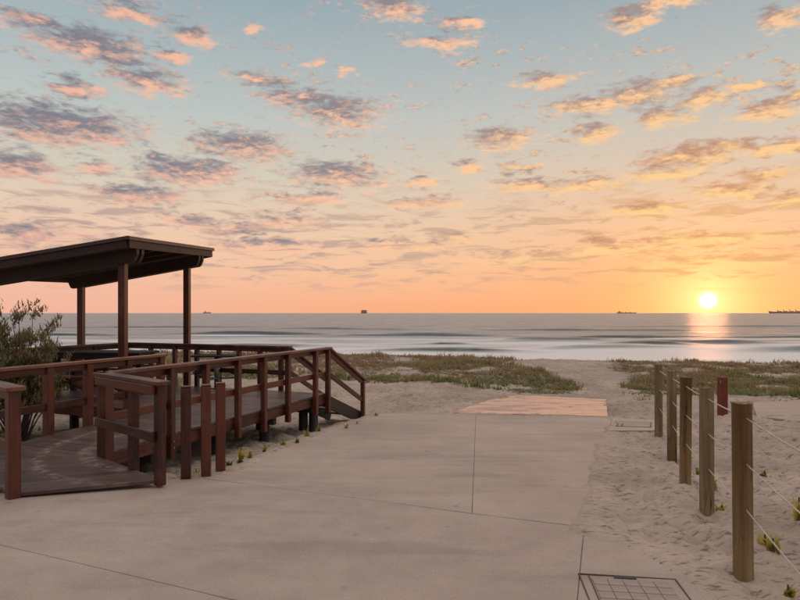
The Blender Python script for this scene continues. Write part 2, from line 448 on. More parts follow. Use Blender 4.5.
def leaf_mat(name, stops, rough=0.6):
    m, t, b = material(name)
    a = t.n('ShaderNodeAttribute', attribute_name='tint').outputs['Fac']
    col = t.ramp(a, stops)
    t.l(col, b.inputs['Base Color'])
    b.inputs['Roughness'].default_value = rough
    tr = t.n('ShaderNodeBsdfTranslucent'); t.l(col, tr.inputs[0])
    mx = t.n('ShaderNodeMixShader'); mx.inputs[0].default_value = 0.45
    out = m.node_tree.nodes['Material Output']
    t.l(b.outputs[0], mx.inputs[1]); t.l(tr.outputs[0], mx.inputs[2]); t.l(mx.outputs[0], out.inputs[0])
    return m
M['dunegrass'] = leaf_mat('dune_grass', [(0.0, (0.13, 0.17, 0.035, 1)), (0.35, (0.26, 0.255, 0.075, 1)), (0.65, (0.36, 0.27, 0.125, 1)), (1.0, (0.40, 0.26, 0.15, 1))])
M['shrubleaf'] = leaf_mat('shrub_leaf', [(0.0, (0.14, 0.155, 0.08, 1)), (0.45, (0.28, 0.26, 0.14, 1)), (0.75, (0.40, 0.28, 0.12, 1)), (1.0, (0.46, 0.30, 0.11, 1))])
M['sprout'] = leaf_mat('sprout_leaf', [(0.0, (0.08, 0.09, 0.03, 1)), (0.5, (0.32, 0.32, 0.07, 1)), (1.0, (0.58, 0.46, 0.08, 1))])
M['twig'] = wood_mat('twig_bark', (0.05, 0.036, 0.026, 1), (0.14, 0.105, 0.08, 1), 0.8)

m, t, b = material('sea_water')
pos = t.n('ShaderNodeNewGeometry').outputs['Position']
x, y, z = t.xyz(pos)
mp = t.n('ShaderNodeMapping'); mp.inputs['Scale'].default_value = (0.035, 0.22, 1); t.l(pos, mp.inputs[0])
f1 = t.noise(mp.outputs[0], 1.0, 6, 0.6, 0.4)
mp2 = t.n('ShaderNodeMapping'); mp2.inputs['Scale'].default_value = (0.012, 0.085, 1); t.l(pos, mp2.inputs[0])
f2 = t.noise(mp2.outputs[0], 1.0, 4, 0.55, 0.3)
shore = t.mr(y, 62.0, 175.0, 1.0, 0.0)
foam = t.m('ADD', t.m('MULTIPLY', f1, 0.45), t.m('MULTIPLY', f2, 0.65))
foam = t.mr(t.m('ADD', foam, t.m('MULTIPLY', t.m('POWER', shore, 1.3), 0.42)), 0.70, 0.90, 0.0, 0.95, True)
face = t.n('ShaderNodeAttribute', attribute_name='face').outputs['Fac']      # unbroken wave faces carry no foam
foam = t.m('MULTIPLY', foam, t.m('SUBTRACT', 1.0, face, clamp=True))
crest_ = t.m('MULTIPLY', t.n('ShaderNodeAttribute', attribute_name='crest').outputs['Fac'], t.mr(f1, 0.40, 0.55, 0.0, 1.0, True))
foam = t.m('MAXIMUM', foam, crest_)
b.inputs['IOR'].default_value = 1.33
b.inputs['Roughness'].default_value = 0.27
mp3 = t.n('ShaderNodeMapping'); mp3.inputs['Scale'].default_value = (0.09, 0.55, 1); t.l(pos, mp3.inputs[0])
w1 = t.noise(mp3.outputs[0], 1.0, 6, 0.6, 0.5)
mp4 = t.n('ShaderNodeMapping'); mp4.inputs['Scale'].default_value = (0.004, 0.016, 1); t.l(pos, mp4.inputs[0])
mp5 = t.n('ShaderNodeMapping'); mp5.inputs['Scale'].default_value = (0.30, 1.3, 1); t.l(pos, mp5.inputs[0])
w3 = t.noise(mp5.outputs[0], 1.0, 4, 0.6, 0.3)
w2 = t.noise(mp4.outputs[0], 1.0, 5, 0.6, 0.5)
t.l(t.mix(t.m('MULTIPLY', face, 0.9), t.mix(t.mr(w1, 0.42, 0.60), (0.19, 0.215, 0.245, 1), (0.44, 0.43, 0.435, 1)), (0.035, 0.060, 0.068, 1)), b.inputs['Base Color'])  # dimmer reflection of wave faces and ripple light painted into the water colour
hh = t.m('ADD', t.m('ADD', t.m('MULTIPLY', w1, 1.5), t.m('MULTIPLY', w2, 9.0)), t.m('MULTIPLY', w3, 0.45))
bump(t, b, hh, 0.75, 1.0)
fo = t.n('ShaderNodeBsdfPrincipled')
fo.inputs['Base Color'].default_value = (0.86, 0.84, 0.83, 1)
fo.inputs['Roughness'].default_value = 0.42
fo.inputs['Specular IOR Level'].default_value = 0.7
mx = t.n('ShaderNodeMixShader'); t.l(foam, mx.inputs[0]); t.l(b.outputs[0], mx.inputs[1]); t.l(fo.outputs[0], mx.inputs[2])
t.l(mx.outputs[0], m.node_tree.nodes['Material Output'].inputs[0])
M['sea'] = m

# ------------------------------------------------------------------ object helpers
def tag(o, label=None, cat=None, group=None, kind=None):
    if label: o['label'] = label
    if cat: o['category'] = cat
    if group: o['group'] = group
    if kind: o['kind'] = kind
    return o
def empty(name, loc):
    o = bpy.data.objects.new(name, None)
    o.empty_display_size = 0.2
    C.objects.link(o)
    o.location = loc
    return o
LOC = {}
def link(name, me, mat, parent=None, Mw=None):
    """link a mesh; Mw is its world matrix, parents are unrotated and unscaled"""
    o = bpy.data.objects.new(name, me)
    C.objects.link(o)
    if mat is not None and len(me.materials) == 0:
        me.materials.append(mat)
    Mw = Mw if Mw is not None else Matrix.Identity(4)
    if parent is not None:
        o.parent = parent
        p, T = parent, Matrix.Identity(4)
        chain = []
        while p is not None:
            chain.append(p); p = p.parent
        for q in reversed(chain):
            T = T @ q.matrix_basis
        Mw = T.inverted() @ Mw
    o.matrix_basis = Mw
    return o
def mesh_from_bm(bm, name, smooth=False):
    bmesh.ops.recalc_face_normals(bm, faces=bm.faces)
    me = bpy.data.meshes.new(name)
    bm.to_mesh(me); bm.free()
    if smooth:
        me.polygons.foreach_set('use_smooth', [True] * len(me.polygons))
    return me
_box = {}
def box_mesh(l, w, h, bev=0.005, mat=None):
    key = (round(l, 4), round(w, 4), round(h, 4), bev, mat.name if mat else '')
    if key not in _box:
        bm = bmesh.new()
        bmesh.ops.create_cube(bm, size=1.0)
        for v in bm.verts:
            v.co = Vector((v.co.x * l, v.co.y * w, v.co.z * h))
        if bev:
            bmesh.ops.bevel(bm, geom=bm.edges[:], offset=bev, segments=1, affect='EDGES')
        me = mesh_from_bm(bm, 'box')
        if mat: me.materials.append(mat)
        _box[key] = me
    return _box[key]
def frame(p0, p1, up=(0, 0, 1)):
    X = (p1 - p0).normalized()
    Y = Vector(up).cross(X)
    if Y.length < 1e-4: Y = Vector((0, 1, 0)).cross(X)
    Y.normalize()
    Z = X.cross(Y)
    Mx = Matrix((X, Y, Z)).transposed().to_4x4()
    Mx.translation = (p0 + p1) / 2
    return Mx
def bar(name, p0, p1, w, h, mat, parent, up=(0, 0, 1), bev=0.005):
    """squared timber from p0 to p1 (centre line): w across, h along up"""
    p0, p1 = Vector(p0), Vector(p1)
    return link(name, box_mesh((p1 - p0).length, w, h, bev, mat), mat, parent, frame(p0, p1, up))
def post(name, x, y, z0, z1, s, mat, parent, rot, bev=0.006, lean=(0, 0)):
    p0, p1 = Vector((x, y, z0)), Vector((x + lean[0], y + lean[1], z1))
    return link(name, box_mesh((p1 - p0).length, s, s, bev, mat), mat, parent, frame(p0, p1, (math.cos(rot), math.sin(rot), 0)))
def cyl_mesh(r, l, seg=20, bev=0.006, r2=None, wob=0.0):
    bm = bmesh.new()
    bmesh.ops.create_cone(bm, cap_ends=True, segments=seg, radius1=r, radius2=r2 or r, depth=l)
    for v in bm.verts:
        v.co = Vector((v.co.z, v.co.x, v.co.y))
        if wob:
            a = math.atan2(v.co.z, v.co.y)
            k = 1 + wob * math.sin(3 * a + 1.3) + wob * 0.6 * math.sin(7 * a)
            v.co.y *= k; v.co.z *= k
    if bev:
        rim = [e for e in bm.edges if abs(e.verts[0].co.x - e.verts[1].co.x) < 1e-5]
        bmesh.ops.bevel(bm, geom=rim, offset=bev, segments=2, affect='EDGES')
    return mesh_from_bm(bm, 'cyl')
def rod(name, p0, p1, r, mat, parent, seg=16, bev=0.004, wob=0.0):
    p0, p1 = Vector(p0), Vector(p1)
    me = cyl_mesh(r, (p1 - p0).length, seg, bev, wob=wob)
    for p in me.polygons: p.use_smooth = len(p.vertices) == 4
    return link(name, me, mat, parent, frame(p0, p1))
def clip_poly(poly, n, d):
    """keep the part of a 2D polygon where p.n >= d"""
    out = []
    for i in range(len(poly)):
        a, b = poly[i], poly[(i + 1) % len(poly)]
        da, db = a.dot(n) - d, b.dot(n) - d
        if da >= 0: out.append(a)
        if (da >= 0) != (db >= 0):
            out.append(a.lerp(b, da / (da - db)))
    return out
def prism(name, poly, zf, th, mat, parent, bev=0.004, local=None):
    """flat piece with outline poly (2D), top at zf(x, y), thickness th; local = matrix whose axes the mesh is stored in"""
    bm = bmesh.new()
    top = [bm.verts.new((p.x, p.y, zf(p.x, p.y))) for p in poly]
    f = bm.faces.new(top)
    r = bmesh.ops.extrude_face_region(bm, geom=[f])
    for v in r['geom']:
        if isinstance(v, bmesh.types.BMVert): v.co.z -= th
    if bev:
        bmesh.ops.bevel(bm, geom=bm.edges[:], offset=bev, segments=1, affect='EDGES')
    local = local or Matrix.Translation((poly[0].x, poly[0].y, 0))
    bm.transform(local.inverted())
    return link(name, mesh_from_bm(bm, name), mat, parent, local)

# ------------------------------------------------------------------ ground
V2 = lambda p: Vector((p[0], p[1]))
# outline of the concrete, corner by corner (picture points dropped onto the ground)
edgeL = [Wg(x, y) for x, y in ((226, 473), (262, 455), (300, 439), (340, 426), (380, 413.0))]
endL, endR = Wg(380, 413.0), Wg(612, 417)
right = [endR, Wg(600, 470), Wg(584, 531)]
padR = [Wg(584, 531), Wg(640, 545), Wg(712, 583), Wg(745, 612)]
entL, entR = Wg(-30, 499.5), Wg(157, 480.5)
outline = [V2(p) for p in ([entR] + edgeL[:1] + edgeL[1:] + right + padR[1:])] + \
          [Vector((2.6, -8)), Vector((-9, -8)), Vector((-9, entL.y - 1.6)), V2(entL)]
def sd_poly(X, Y, poly):
    """signed distance, positive outside"""
    d2 = np.full(X.shape, 1e9); inside = np.zeros(X.shape, bool)
    n = len(poly)
    for i in range(n):
        a, b = poly[i], poly[(i + 1) % n]
        ex, ey = b.x - a.x, b.y - a.y
        wx, wy = X - a.x, Y - a.y
        tt = np.clip((wx * ex + wy * ey) / (ex * ex + ey * ey), 0, 1)
        d2 = np.minimum(d2, (wx - ex * tt) ** 2 + (wy - ey * tt) ** 2)
        c = ((a.y > Y) != (b.y > Y))
        with np.errstate(divide='ignore', invalid='ignore'):
            xi = (b.x - a.x) * (Y - a.y) / (b.y - a.y) + a.x
        inside ^= c & (X < xi)
    d = np.sqrt(d2)
    return np.where(inside, -d, d)
apron_poly = [V2(Wg(*p)) for p in ((613, 418.5), (660, 420.5), (662, 431), (608, 431.5))]
wetpoly = [V2(Wg(*p)) for p in ((452, 412.2), (608, 415.8), (606, 399), (520, 394.5), (486, 400))]

def veg_mask(X, Y):
    """where the dune plants grow, 0..1"""
    px = 400 + X / np.maximum(Y, 1) * F
    n = fbm(X * 0.35, Y * 0.5, 11) - 0.5
    n2 = fbm(X * 1.1, Y * 1.4, 31) - 0.5
    lo = 20.4 - 2.4 * sstep(400, 540, px) + 1.2 * sstep(400, 300, px) - 1.8 * sstep(620, 660, px) - 1.4 * sstep(700, 800, px)
    a = sstep(-0.6, 1.4, Y - lo + n * 6 + n2 * 2.0) * sstep(35, 31, Y + n * 5)
    gapc, gapw = 600 - 40 * sstep(20, 29, Y), 26 + 26 * sstep(20, 28, Y)
    gap = sstep(0.75, 1.25, np.abs(px - gapc) / gapw + n * 0.8)
    patch = sstep(0.36, 0.50, 0.55 * fbm(X * 0.55 + 9, Y * 0.75, 51) + 0.45 * fbm(X * 1.7, Y * 1.9, 57) - 0.015)
    left = sstep(13.6, 15.5, Y + n * 4) * sstep(205, 150, px) * sstep(35, 31, Y)
    near = sstep(1.0, 0.3, np.abs(X + 6.6) / 1.8) * sstep(1.0, 0.4, np.abs(Y - 9.4) / 2.2)
    return np.clip(np.maximum(np.maximum(a * gap * patch, left * patch), near * 0.9), 0, 1)

STAIR_FOOT = Vector((-0.80, 12.9))
def ground_z(X, Y):
    z = gz(Y)
    n = fbm(X * 0.25, Y * 0.3, 3) - 0.5
    crest = -0.70 - 0.022 * np.clip(X - 4, -12, 40) + n * 0.35
    z = z + (crest - z) * sstep(18.5, 26.0, Y)
    z = z + (-3.9 - z) * sstep(29.5, 50.0, Y)
    sd = sd_poly(X, Y, outline)
    sdw = sd_poly(X, Y, wetpoly)
    # sand lies a little lower on the boardwalk side
    px = 400 + X / np.maximum(Y, 1) * F
    lft = sstep(0.0, 0.75, sd) * sstep(10.0, 4.0, np.abs(X + 4.0)) * sstep(4.6, 6.5, Y) * sstep(19, 14, Y) * sstep(430, 360, px)
    z = z - 0.23 * lft
    # soft mounds
    out = sstep(0.05, 0.8, sd) * sstep(0.0, 0.5, sdw)
    z = z + out * (fbm(X * 0.9, Y * 0.9, 21) - 0.5) * 0.14
    mound = np.exp(-((X - 0.3) / 2.2) ** 2 - ((Y - 18.6) / 2.4) ** 2) * 0.22
    z = z + mound
    # trampled surface
    tr = (fbm(X * 3.3, Y * 4.2, 61) - 0.5) * 0.12 + (fbm(X * 9.0, Y * 11.0, 71, 3) - 0.5) * 0.075
    rid = np.abs(fbm(X * 1.9 + Y * 0.8, Y * 5.0 - X * 0.5, 81) - 0.5) * 0.15
    z = z + sstep(-0.02, 0.3, sd) * (tr - rid)
    # the concrete's own place is kept clear; sand laps raggedly over its rim
    edge = sd + (fbm(X * 2.2, Y * 2.2, 41) - 0.5) * 0.24 + (fbm(X * 9, Y * 9, 43) - 0.5) * 0.06
    keep = sstep(-0.12, -0.03, edge)
    # no sand on the concrete at the boardwalk end
    z = z + 0.014 * keep - 0.013 * (1 - keep)
    edw = sdw + (fbm(X * 1.4, Y * 2.6, 47) - 0.5) * 0.9
    kw = sstep(-0.04, 0.12, edw)
    eda = sd_poly(X, Y, apron_poly) + (fbm(X * 3.0, Y * 3.0, 49) - 0.5) * 0.2
    kw = np.minimum(kw, sstep(-0.10, 0.02, eda))
    z = z - 0.055 * (1 - kw) * keep
    return z

xs = np.concatenate([np.array([-4000, -1500, -600, -250, -120]), np.arange(-70, -14, 1.6), np.arange(-14, -5, 0.16), np.arange(-5, 7.0, 0.032),
                     np.arange(7.0, 22, 0.13), np.arange(22, 72, 1.2), np.array([120, 250, 600, 1500, 4000])])
ys = np.concatenate([np.array([-4000, -1000, -200, -60, -20, -8, -2, 1.5]), np.arange(2.2, 3.2, 0.1), np.arange(3.2, 10, 0.030), np.arange(10, 20, 0.07),
                     np.arange(20, 34, 0.16), np.arange(34, 52, 0.8), np.array([60, 80])])
GX, GY = np.meshgrid(xs, ys)
GZ = ground_z(GX, GY)
VEG = veg_mask(GX, GY)
SDP = np.minimum(sd_poly(GX, GY, outline), sd_poly(GX, GY, apron_poly))
frnd = random.Random(21)
prints = []
for (x0, y0, x1, y1) in ((1.9, 3.4, 4.6, 11.5), (1.6, 4.3, 3.7, 12.5), (4.6, 9.0, 6.4, 17.5), (3.6, 12.5, 5.6, 19.0), (5.5, 6.5, 4.4, 13.0), (2.9, 3.2, 5.6, 8.0), (-2.0, 14.5, 2.0, 17.0), (-3.2, 13.0, 3.5, 19.0)):
    L = math.hypot(x1 - x0, y1 - y0); n = int(L / 0.36); a = math.atan2(y1 - y0, x1 - x0)
    for k in range(n):
        sgn = 0.10 if k % 2 else -0.10
        tt = k / n
        prints.append((x0 + (x1 - x0) * tt - math.sin(a) * sgn + frnd.gauss(0, .05), y0 + (y1 - y0) * tt + math.cos(a) * sgn + frnd.gauss(0, .05), a + frnd.gauss(0, .2)))
for k in range(130):
    y_ = frnd.uniform(3.2, 16); prints.append((frnd.uniform(0.25, 0.75) * y_, y_, frnd.uniform(0, 6.28)))
for (fx, fy, fa) in prints:
    i0, i1 = np.searchsorted(ys, (fy - .35, fy + .35)); j0, j1 = np.searchsorted(xs, (fx - .35, fx + .35))
    if i1 <= i0 or j1 <= j0: continue
    X_, Y_ = GX[i0:i1, j0:j1] - fx, GY[i0:i1, j0:j1] - fy
    al, ac = X_ * math.cos(fa) + Y_ * math.sin(fa), -X_ * math.sin(fa) + Y_ * math.cos(fa)
    rr = np.sqrt((al / 0.145) ** 2 + (ac / 0.058) ** 2)
    dent = -0.032 * np.exp(-rr ** 3) + 0.013 * np.exp(-((rr - 1.45) / 0.35) ** 2)
    GZ[i0:i1, j0:j1] += dent * sstep(0.05, 0.25, SDP[i0:i1, j0:j1])
def grid_mesh(name, X, Y, Z):
    ny, nx = X.shape
    co = np.stack([X.ravel(), Y.ravel(), Z.ravel()], 1)
    i = np.arange(ny * nx).reshape(ny, nx)
    q = np.stack([i[:-1, :-1], i[:-1, 1:], i[1:, 1:], i[1:, :-1]], -1).reshape(-1, 4)
    me = bpy.data.meshes.new(name)
    me.vertices.add(len(co)); me.vertices.foreach_set('co', co.ravel())
    me.loops.add(q.size); me.loops.foreach_set('vertex_index', q.ravel().astype(np.int32))
    me.polygons.add(len(q))
    me.polygons.foreach_set('loop_start', np.arange(0, q.size, 4, dtype=np.int32))
    me.polygons.foreach_set('use_smooth', np.ones(len(q), bool))
    me.update(); me.validate()
    return me
gme = grid_mesh('ground', GX, GY, GZ)
at = gme.attributes.new('veg', 'FLOAT', 'POINT'); at.data.foreach_set('value', VEG.ravel().astype(np.float32))
ground = tag(link('ground', gme, M['sand']), kind='structure')
def gh(x, y):
    return float(ground_z(np.array([[x]]), np.array([[y]]))[0, 0])

# ------------------------------------------------------------------ sea
sxs = np.concatenate([np.array([-30000, -8000, -2500, -900]), np.arange(-420, 420, 3.0), np.array([900, 2500, 8000, 30000])])
sys_ = np.concatenate([np.arange(40, 140, 0.45), np.arange(140, 330, 2.2), np.array([400, 600, 1000, 2000, 4000, 9000, 20000, 45000])])
SX, SY = np.meshgrid(sxs, sys_)
SEA = -3.0
SZ = np.full(SX.shape, SEA); FACE = np.zeros(SX.shape); CREST = np.zeros(SX.shape)
# swells: (picture x from, to, y at crest, height)
for (xa, xb, yy, hgt) in ((345, 490, 336.5, 0.85), (500, 610, 340.2, 0.62), (170, 335, 334.6, 0.60), (20, 120, 335.5, 0.5), (640, 760, 342.5, 0.6), (600, 705, 345.0, 0.5),
                          (745, 860, 351.0, 0.75), (420, 470, 344.0, 0.3), (540, 660, 347.5, 0.4), (360, 520, 350.0, 0.45), (200, 330, 346.0, 0.4), (560, 720, 337.0, 0.4),
                          (-60, 60, 341.0, 0.5), (700, 860, 338.0, 0.35), (250, 420, 329.5, 0.5), (480, 700, 330.5, 0.45), (620, 850, 326.5, 0.5), (60, 260, 327.5, 0.5)):
    D = (EYE - SEA) * F / (yy - HOR)
    x0, x1 = (xa - 400) / F * D, (xb - 400) / F * D
    xc, hwid = (x0 + x1) / 2, (x1 - x0) / 2
    win = np.exp(-(np.abs(SX - xc) / hwid) ** 3)
    yc = D + 0.012 * hwid * np.sin((SX - xc) / hwid * 1.7 + yy) * 3 + (vnoise(SX * 0.06, SX * 0 + yy, 5) - 0.5) * 4 + (vnoise(SX * 0.22, SX * 0 + yy * 3, 15) - 0.5) * 1.8
    win = win * (0.55 + 0.75 * vnoise(SX * 0.11, SX * 0 + yy * 7, 25))
    s = SY - yc
    wf, wb = 1.6 + hgt * 0.9, 4.5 + hgt * 2
    prof = np.where(s < 0, np.exp(-(s / wf) ** 2), np.exp(-(s / wb) ** 2))
    SZ += hgt * win * prof
    if yy > 333:
        CREST = np.maximum(CREST, win * np.exp(-((s + wf * 2.2) / (wf * 0.8)) ** 2))
    FACE = np.maximum(FACE, win * np.exp(-((s + wf * 0.75) / (wf * 0.9)) ** 2))
near = sstep(420, 250, SY)
SZ += near * ((fbm(SX * 0.03, SY * 0.12, 91) - 0.5) * 0.5 + (fbm(SX * 0.12, SY * 0.5, 95, 3) - 0.5) * 0.14)
sme = grid_mesh('sea', SX, SY, SZ)
at = sme.attributes.new('face', 'FLOAT', 'POINT'); at.data.foreach_set('value', FACE.ravel().astype(np.float32))
at = sme.attributes.new('crest', 'FLOAT', 'POINT'); at.data.foreach_set('value', CREST.ravel().astype(np.float32))
tag(link('sea', sme, M['sea']), kind='structure')

# ------------------------------------------------------------------ concrete path, slab by slab
path = tag(link('path', bpy.data.meshes.new('path'), M['concrete']), kind='structure')
# the bed the slabs lie on: dark grit that shows in the joints
def slab(name, poly, mat, parent, lift=0.0, th=0.11, shrink=0.003):
    c = sum(poly, Vector((0, 0))) / len(poly)
    n = len(poly)
    # inset every side for the joint
    area = sum(poly[i].x * poly[(i + 1) % n].y - poly[(i + 1) % n].x * poly[i].y for i in range(n))
    P2 = poly if area > 0 else poly[::-1]
    res = []
    for i in range(n):
        a, b_, c_ = P2[i - 1], P2[i], P2[(i + 1) % n]
        n1 = Vector((-(b_ - a).y, (b_ - a).x)).normalized(); n2 = Vector((-(c_ - b_).y, (c_ - b_).x)).normalized()
        k = (n1 + n2); k = k / max(0.3, k.dot(n1))
        res.append(b_ + k * shrink)
    bm = bmesh.new()
    f = bm.faces.new([bm.verts.new((p.x, p.y, 0)) for p in res])
    ymin, ymax = min(p.y for p in res), max(p.y for p in res)
    for yy in np.arange(3.4, 18, 0.35):
        if ymin < yy < ymax:
            bmesh.ops.bisect_plane(bm, geom=bm.verts[:] + bm.edges[:] + bm.faces[:], plane_co=(0, yy, 0), plane_no=(0, 1, 0))
    r = bmesh.ops.extrude_face_region(bm, geom=bm.faces[:])
    up = [v for v in r['geom'] if isinstance(v, bmesh.types.BMVert)]
    ups = set(up)
    for v in bm.verts:
        v.co.z = gz1(v.co.y) + lift - (0 if v in ups else th)
    rim = [e for e in bm.edges if e.verts[0] in ups and e.verts[1] in ups and len([ff for ff in e.link_faces if any(v not in ups for v in ff.verts)]) == 1]
    bmesh.ops.bevel(bm, geom=rim, offset=0.005, segments=2, affect='EDGES')
    me = mesh_from_bm(bm, name)
    return link(name, me, mat, parent)
J2a, J2b = V2(Wg(203, 478.5)), V2(Wg(584, 527))          # cross joint
J2mid = V2(Wg(472, 513.5)); Jend = V2(Wg(476, 414.3))
J1a, J1b = V2(Wg(-30, 538)), V2(Wg(240, 601.5))        # near cross joint
RJ0, RJ1 = V2(Wg(577, 604)), V2(Wg(584, 531))
eL = [V2(p) for p in edgeL]
d12 = (J1b - J1a).normalized()
J1far = J1b + d12 * 2.4
slab('slab', [J2a] + eL + [Jend, J2mid], M['concrete'], path)
slab('slab', [J2mid, Jend, V2(endR), V2(Wg(600, 470)), J2b], M['concrete'], path)
rj_back = RJ0 + (RJ0 - RJ1).normalized() * 2.0
# slab between the two cross joints
slab('slab', [V2(entL), V2(entR), J2a, J2mid, J2b, RJ0, J1b, J1a], M['concrete'], path)
slab('slab', [J1a, J1b, RJ0, rj_back, Vector((rj_back.x, -8)), Vector((-9, -8)), Vector((-9, entL.y - 1.6)), V2(entL) + Vector((-0.8, -0.75))], M['concrete'], path)
# pad on the right that holds the cover
pad = [RJ1, V2(Wg(640, 545)), V2(Wg(712, 583)), V2(Wg(745, 612)), Vector((2.6, 1.0)), Vector((2.6, -8)), Vector((rj_back.x, -8)), rj_back, RJ0]
slab('slab', pad, M['concrete'], path)
slab('wet_sunlit_slab', wetpoly, M['wet_sunlit'], path, lift=-0.006)
# second path coming in from the right
rp = [V2(Wg(*p)) for p in ((752, 404.5), (800, 401.5), (960, 399), (960, 432), (800, 424), (757, 419))]
slab('slab', rp, M['concrete'], path, lift=0.05, th=0.2)

# cover in the pad: frame, lid divided into a grid
c0 = V2(Wg(579, 574.5)); c1 = V2(Wg(675, 579.5))
eU = (c1 - c0); Wd = eU.length; eU.normalize(); eV = Vector((eU.y, -eU.x))
zc = gz1(3.5)
cov = tag(empty('access_cover', (c0.x, c0.y, zc)), 'rectangular concrete-filled access cover with dark metal frame set in the pad, bottom right', 'access cover')
def cpt(a, b_, z): 
    q = c0 + eU * a + eV * b_; return Vector((q.x, q.y, z))
Ld = 0.62
for a0, b0, a1, b1 in ((0, 0, Wd, 0), (0, Ld, Wd, Ld)):
    bar('frame', cpt(a0 - .006, b0, zc + 0.004), cpt(a1 + .006, b1, zc - 0.001), 0.007, 0.010, M['coverframe'], cov, bev=0.002)
for a0 in (0, Wd):
    bar('frame', cpt(a0, 0.006, zc + 0.004), cpt(a0, Ld - .006, zc - 0.001), 0.007, 0.010, M['coverframe'], cov, bev=0.002)
bar('inner_frame', cpt(0.055, 0.012, zc + 0.003), cpt(0.055, Ld - .02, zc - 0.001), 0.006, 0.010, M['coverframe'], cov, bev=0.002)
nx_, ny_ = 5, 6
for i in range(nx_):
    for j in range(ny_):
        wa = (Wd - 0.12) / nx_; wb = (Ld - 0.10) / ny_
        a = 0.065 + wa * (i + .5); b_ = 0.05 + wb * (j + .5)
        bar('panel', cpt(a - wa / 2 + .0015, b_, zc + 0.001), cpt(a + wa / 2 - .0015, b_, zc + 0.001), wb - .007, 0.014, M['cover'], cov, bev=0.002)
bar('lifting_slot', cpt(0.20, 0.024, zc + 0.004), cpt(0.33, 0.024, zc + 0.004), 0.014, 0.010, M['coverframe'], cov, bev=0.002)
# long narrow cover beside the far end of the slab
apron = [V2(Wg(*p)) for p in ((613, 418.5), (660, 420.5), (662, 431), (608, 431.5))]
slab('slab', apron, M['concrete'], path, lift=0.012)
q0, q1, q2 = Wg(618, 422.5), Wg(652, 423.5), Wg(615.5, 427.0)
dv = (V2(q2) - V2(q0)); du = (V2(q1) - V2(q0))
sc = tag(empty('strip_cover', q0), 'narrow pale strip cover with thin dark rim beside the far end of the path', 'drain cover')
def spt(a, b_, dz=0.012):
    q = V2(q0) + du * a + dv * b_
    return Vector((q.x, q.y, gz1(q.y) + dz))
bar('lid', spt(0, .5), spt(1, .5), dv.length * 0.9, 0.012, M['cover'], sc, bev=0.003)
for b_ in (0.0, 1.0):
    bar('rim', spt(0, b_, .014), spt(1, b_, .014), 0.02, 0.012, M['coverframe'], sc, bev=0.003)
for a in (0.03, 0.17, 0.97):
    bar('rim', spt(a, .04, .015), spt(a, .96, .015), 0.02, 0.012, M['coverframe'], sc, bev=0.003)

# ------------------------------------------------------------------ boardwalk
DZ, RZ = 0.06, 0.95
kdir = 0.39
A_ = Vector((kdir, 1)).normalized(); B_ = Vector((A_.y, -A_.x))          # along the walk / to its right
Bc = V2(Wz(325.5, 347, RZ))                                              # corner at the head of the stairs
u0, vEnd = Bc.dot(B_), Bc.dot(A_)
def uv(u, v): 
    p = B_ * u + A_ * v
    return p
rotA = math.atan2(A_.y, A_.x)
uB = u0                                   # right rail line
uA = u0 - 1.62                            # left rail line of the ramp
A1 = V2(Wz(165, 354, RZ)); uA = A1.dot(B_) ; vA1 = A1.dot(A_)
Cc = V2(Wz(140, 341.6, RZ)); uC = Cc.dot(B_)
vS = vA1 - 0.1                            # where the shelter deck starts
B0 = V2(Wz(107, 372.5, RZ)); vB0 = B0.dot(A_)
wingF = V2(Wz(160, 480, 0))
leftP = V2(Wz(13, 493, 0))
wdir = (uv(uB, vB0) - wingF).normalized()
# left entry rail runs parallel to the wing until it meets the ramp's left rail
pA = uv(uA, 0)
# solve leftP + s*wdir on u == uA
s_ = (uA - leftP.dot(B_)) / wdir.dot(B_)
Lm = leftP + wdir * s_
vL = Lm.dot(A_)
bw = tag(empty('boardwalk', (uv(uB, vB0).x, uv(uB, vB0).y, 0)), 'red-brown timber boardwalk with railings, shelter deck and stairs down to the sand', 'boardwalk')

def zdeck(x, y):
    d = (Vector((x, y)) - wingF).dot(A_)
    return DZ * min(1, max(0, d / 1.2)) + 0.004
def fill_boards(poly, bdir, w, gap, th=0.035):
    nrm = Vector((-bdir.y, bdir.x))
    ds = [p.dot(nrm) for p in poly]
    d = min(ds) 
    while d < max(ds):
        q = clip_poly(clip_poly(poly, nrm, d + gap / 2), -nrm, -(d + w - gap / 2))
        if len(q) >= 3:
            q2 = []
            for p in q:
                if not q2 or (p - q2[-1]).length > 0.004: q2.append(p)
            if (q2[0] - q2[-1]).length < 0.004: q2.pop()
            if len(q2) >= 3 and max((p - q2[0]).length for p in q2) > 0.08:
                mid = sum(q2, Vector((0, 0))) / len(q2)
                Mx = Matrix.Rotation(math.atan2(bdir.y, bdir.x), 4, 'Z'); Mx.translation = (mid.x, mid.y, 0)
                o = prism('deck_board', q2, zdeck, th, M['deck'], bw, bev=0.0035, local=Mx)
                o.location.z += random.uniform(-0.0015, 0.0015)
        d += w
fd = (wingF - leftP).normalized()
ent = [leftP + Vector((fd.y, -fd.x)) * 0.02, wingF + fd * 0.02, uv(uB, vB0), Lm, ]
fill_boards(ent, fd, 0.118, 0.007)
ramp_main = [uv(uB, vB0), uv(uB, vS), uv(uA, vS), uv(uA, vL), Lm]
fill_boards([uv(uA - .0, vL), uv(uB, vB0), uv(uB, vS), uv(uA, vS)], B_, 0.118, 0.007)
fill_boards([uv(uC, vS), uv(uB, vS), uv(uB, vEnd), uv(uC, vEnd)], B_, 0.118, 0.007)

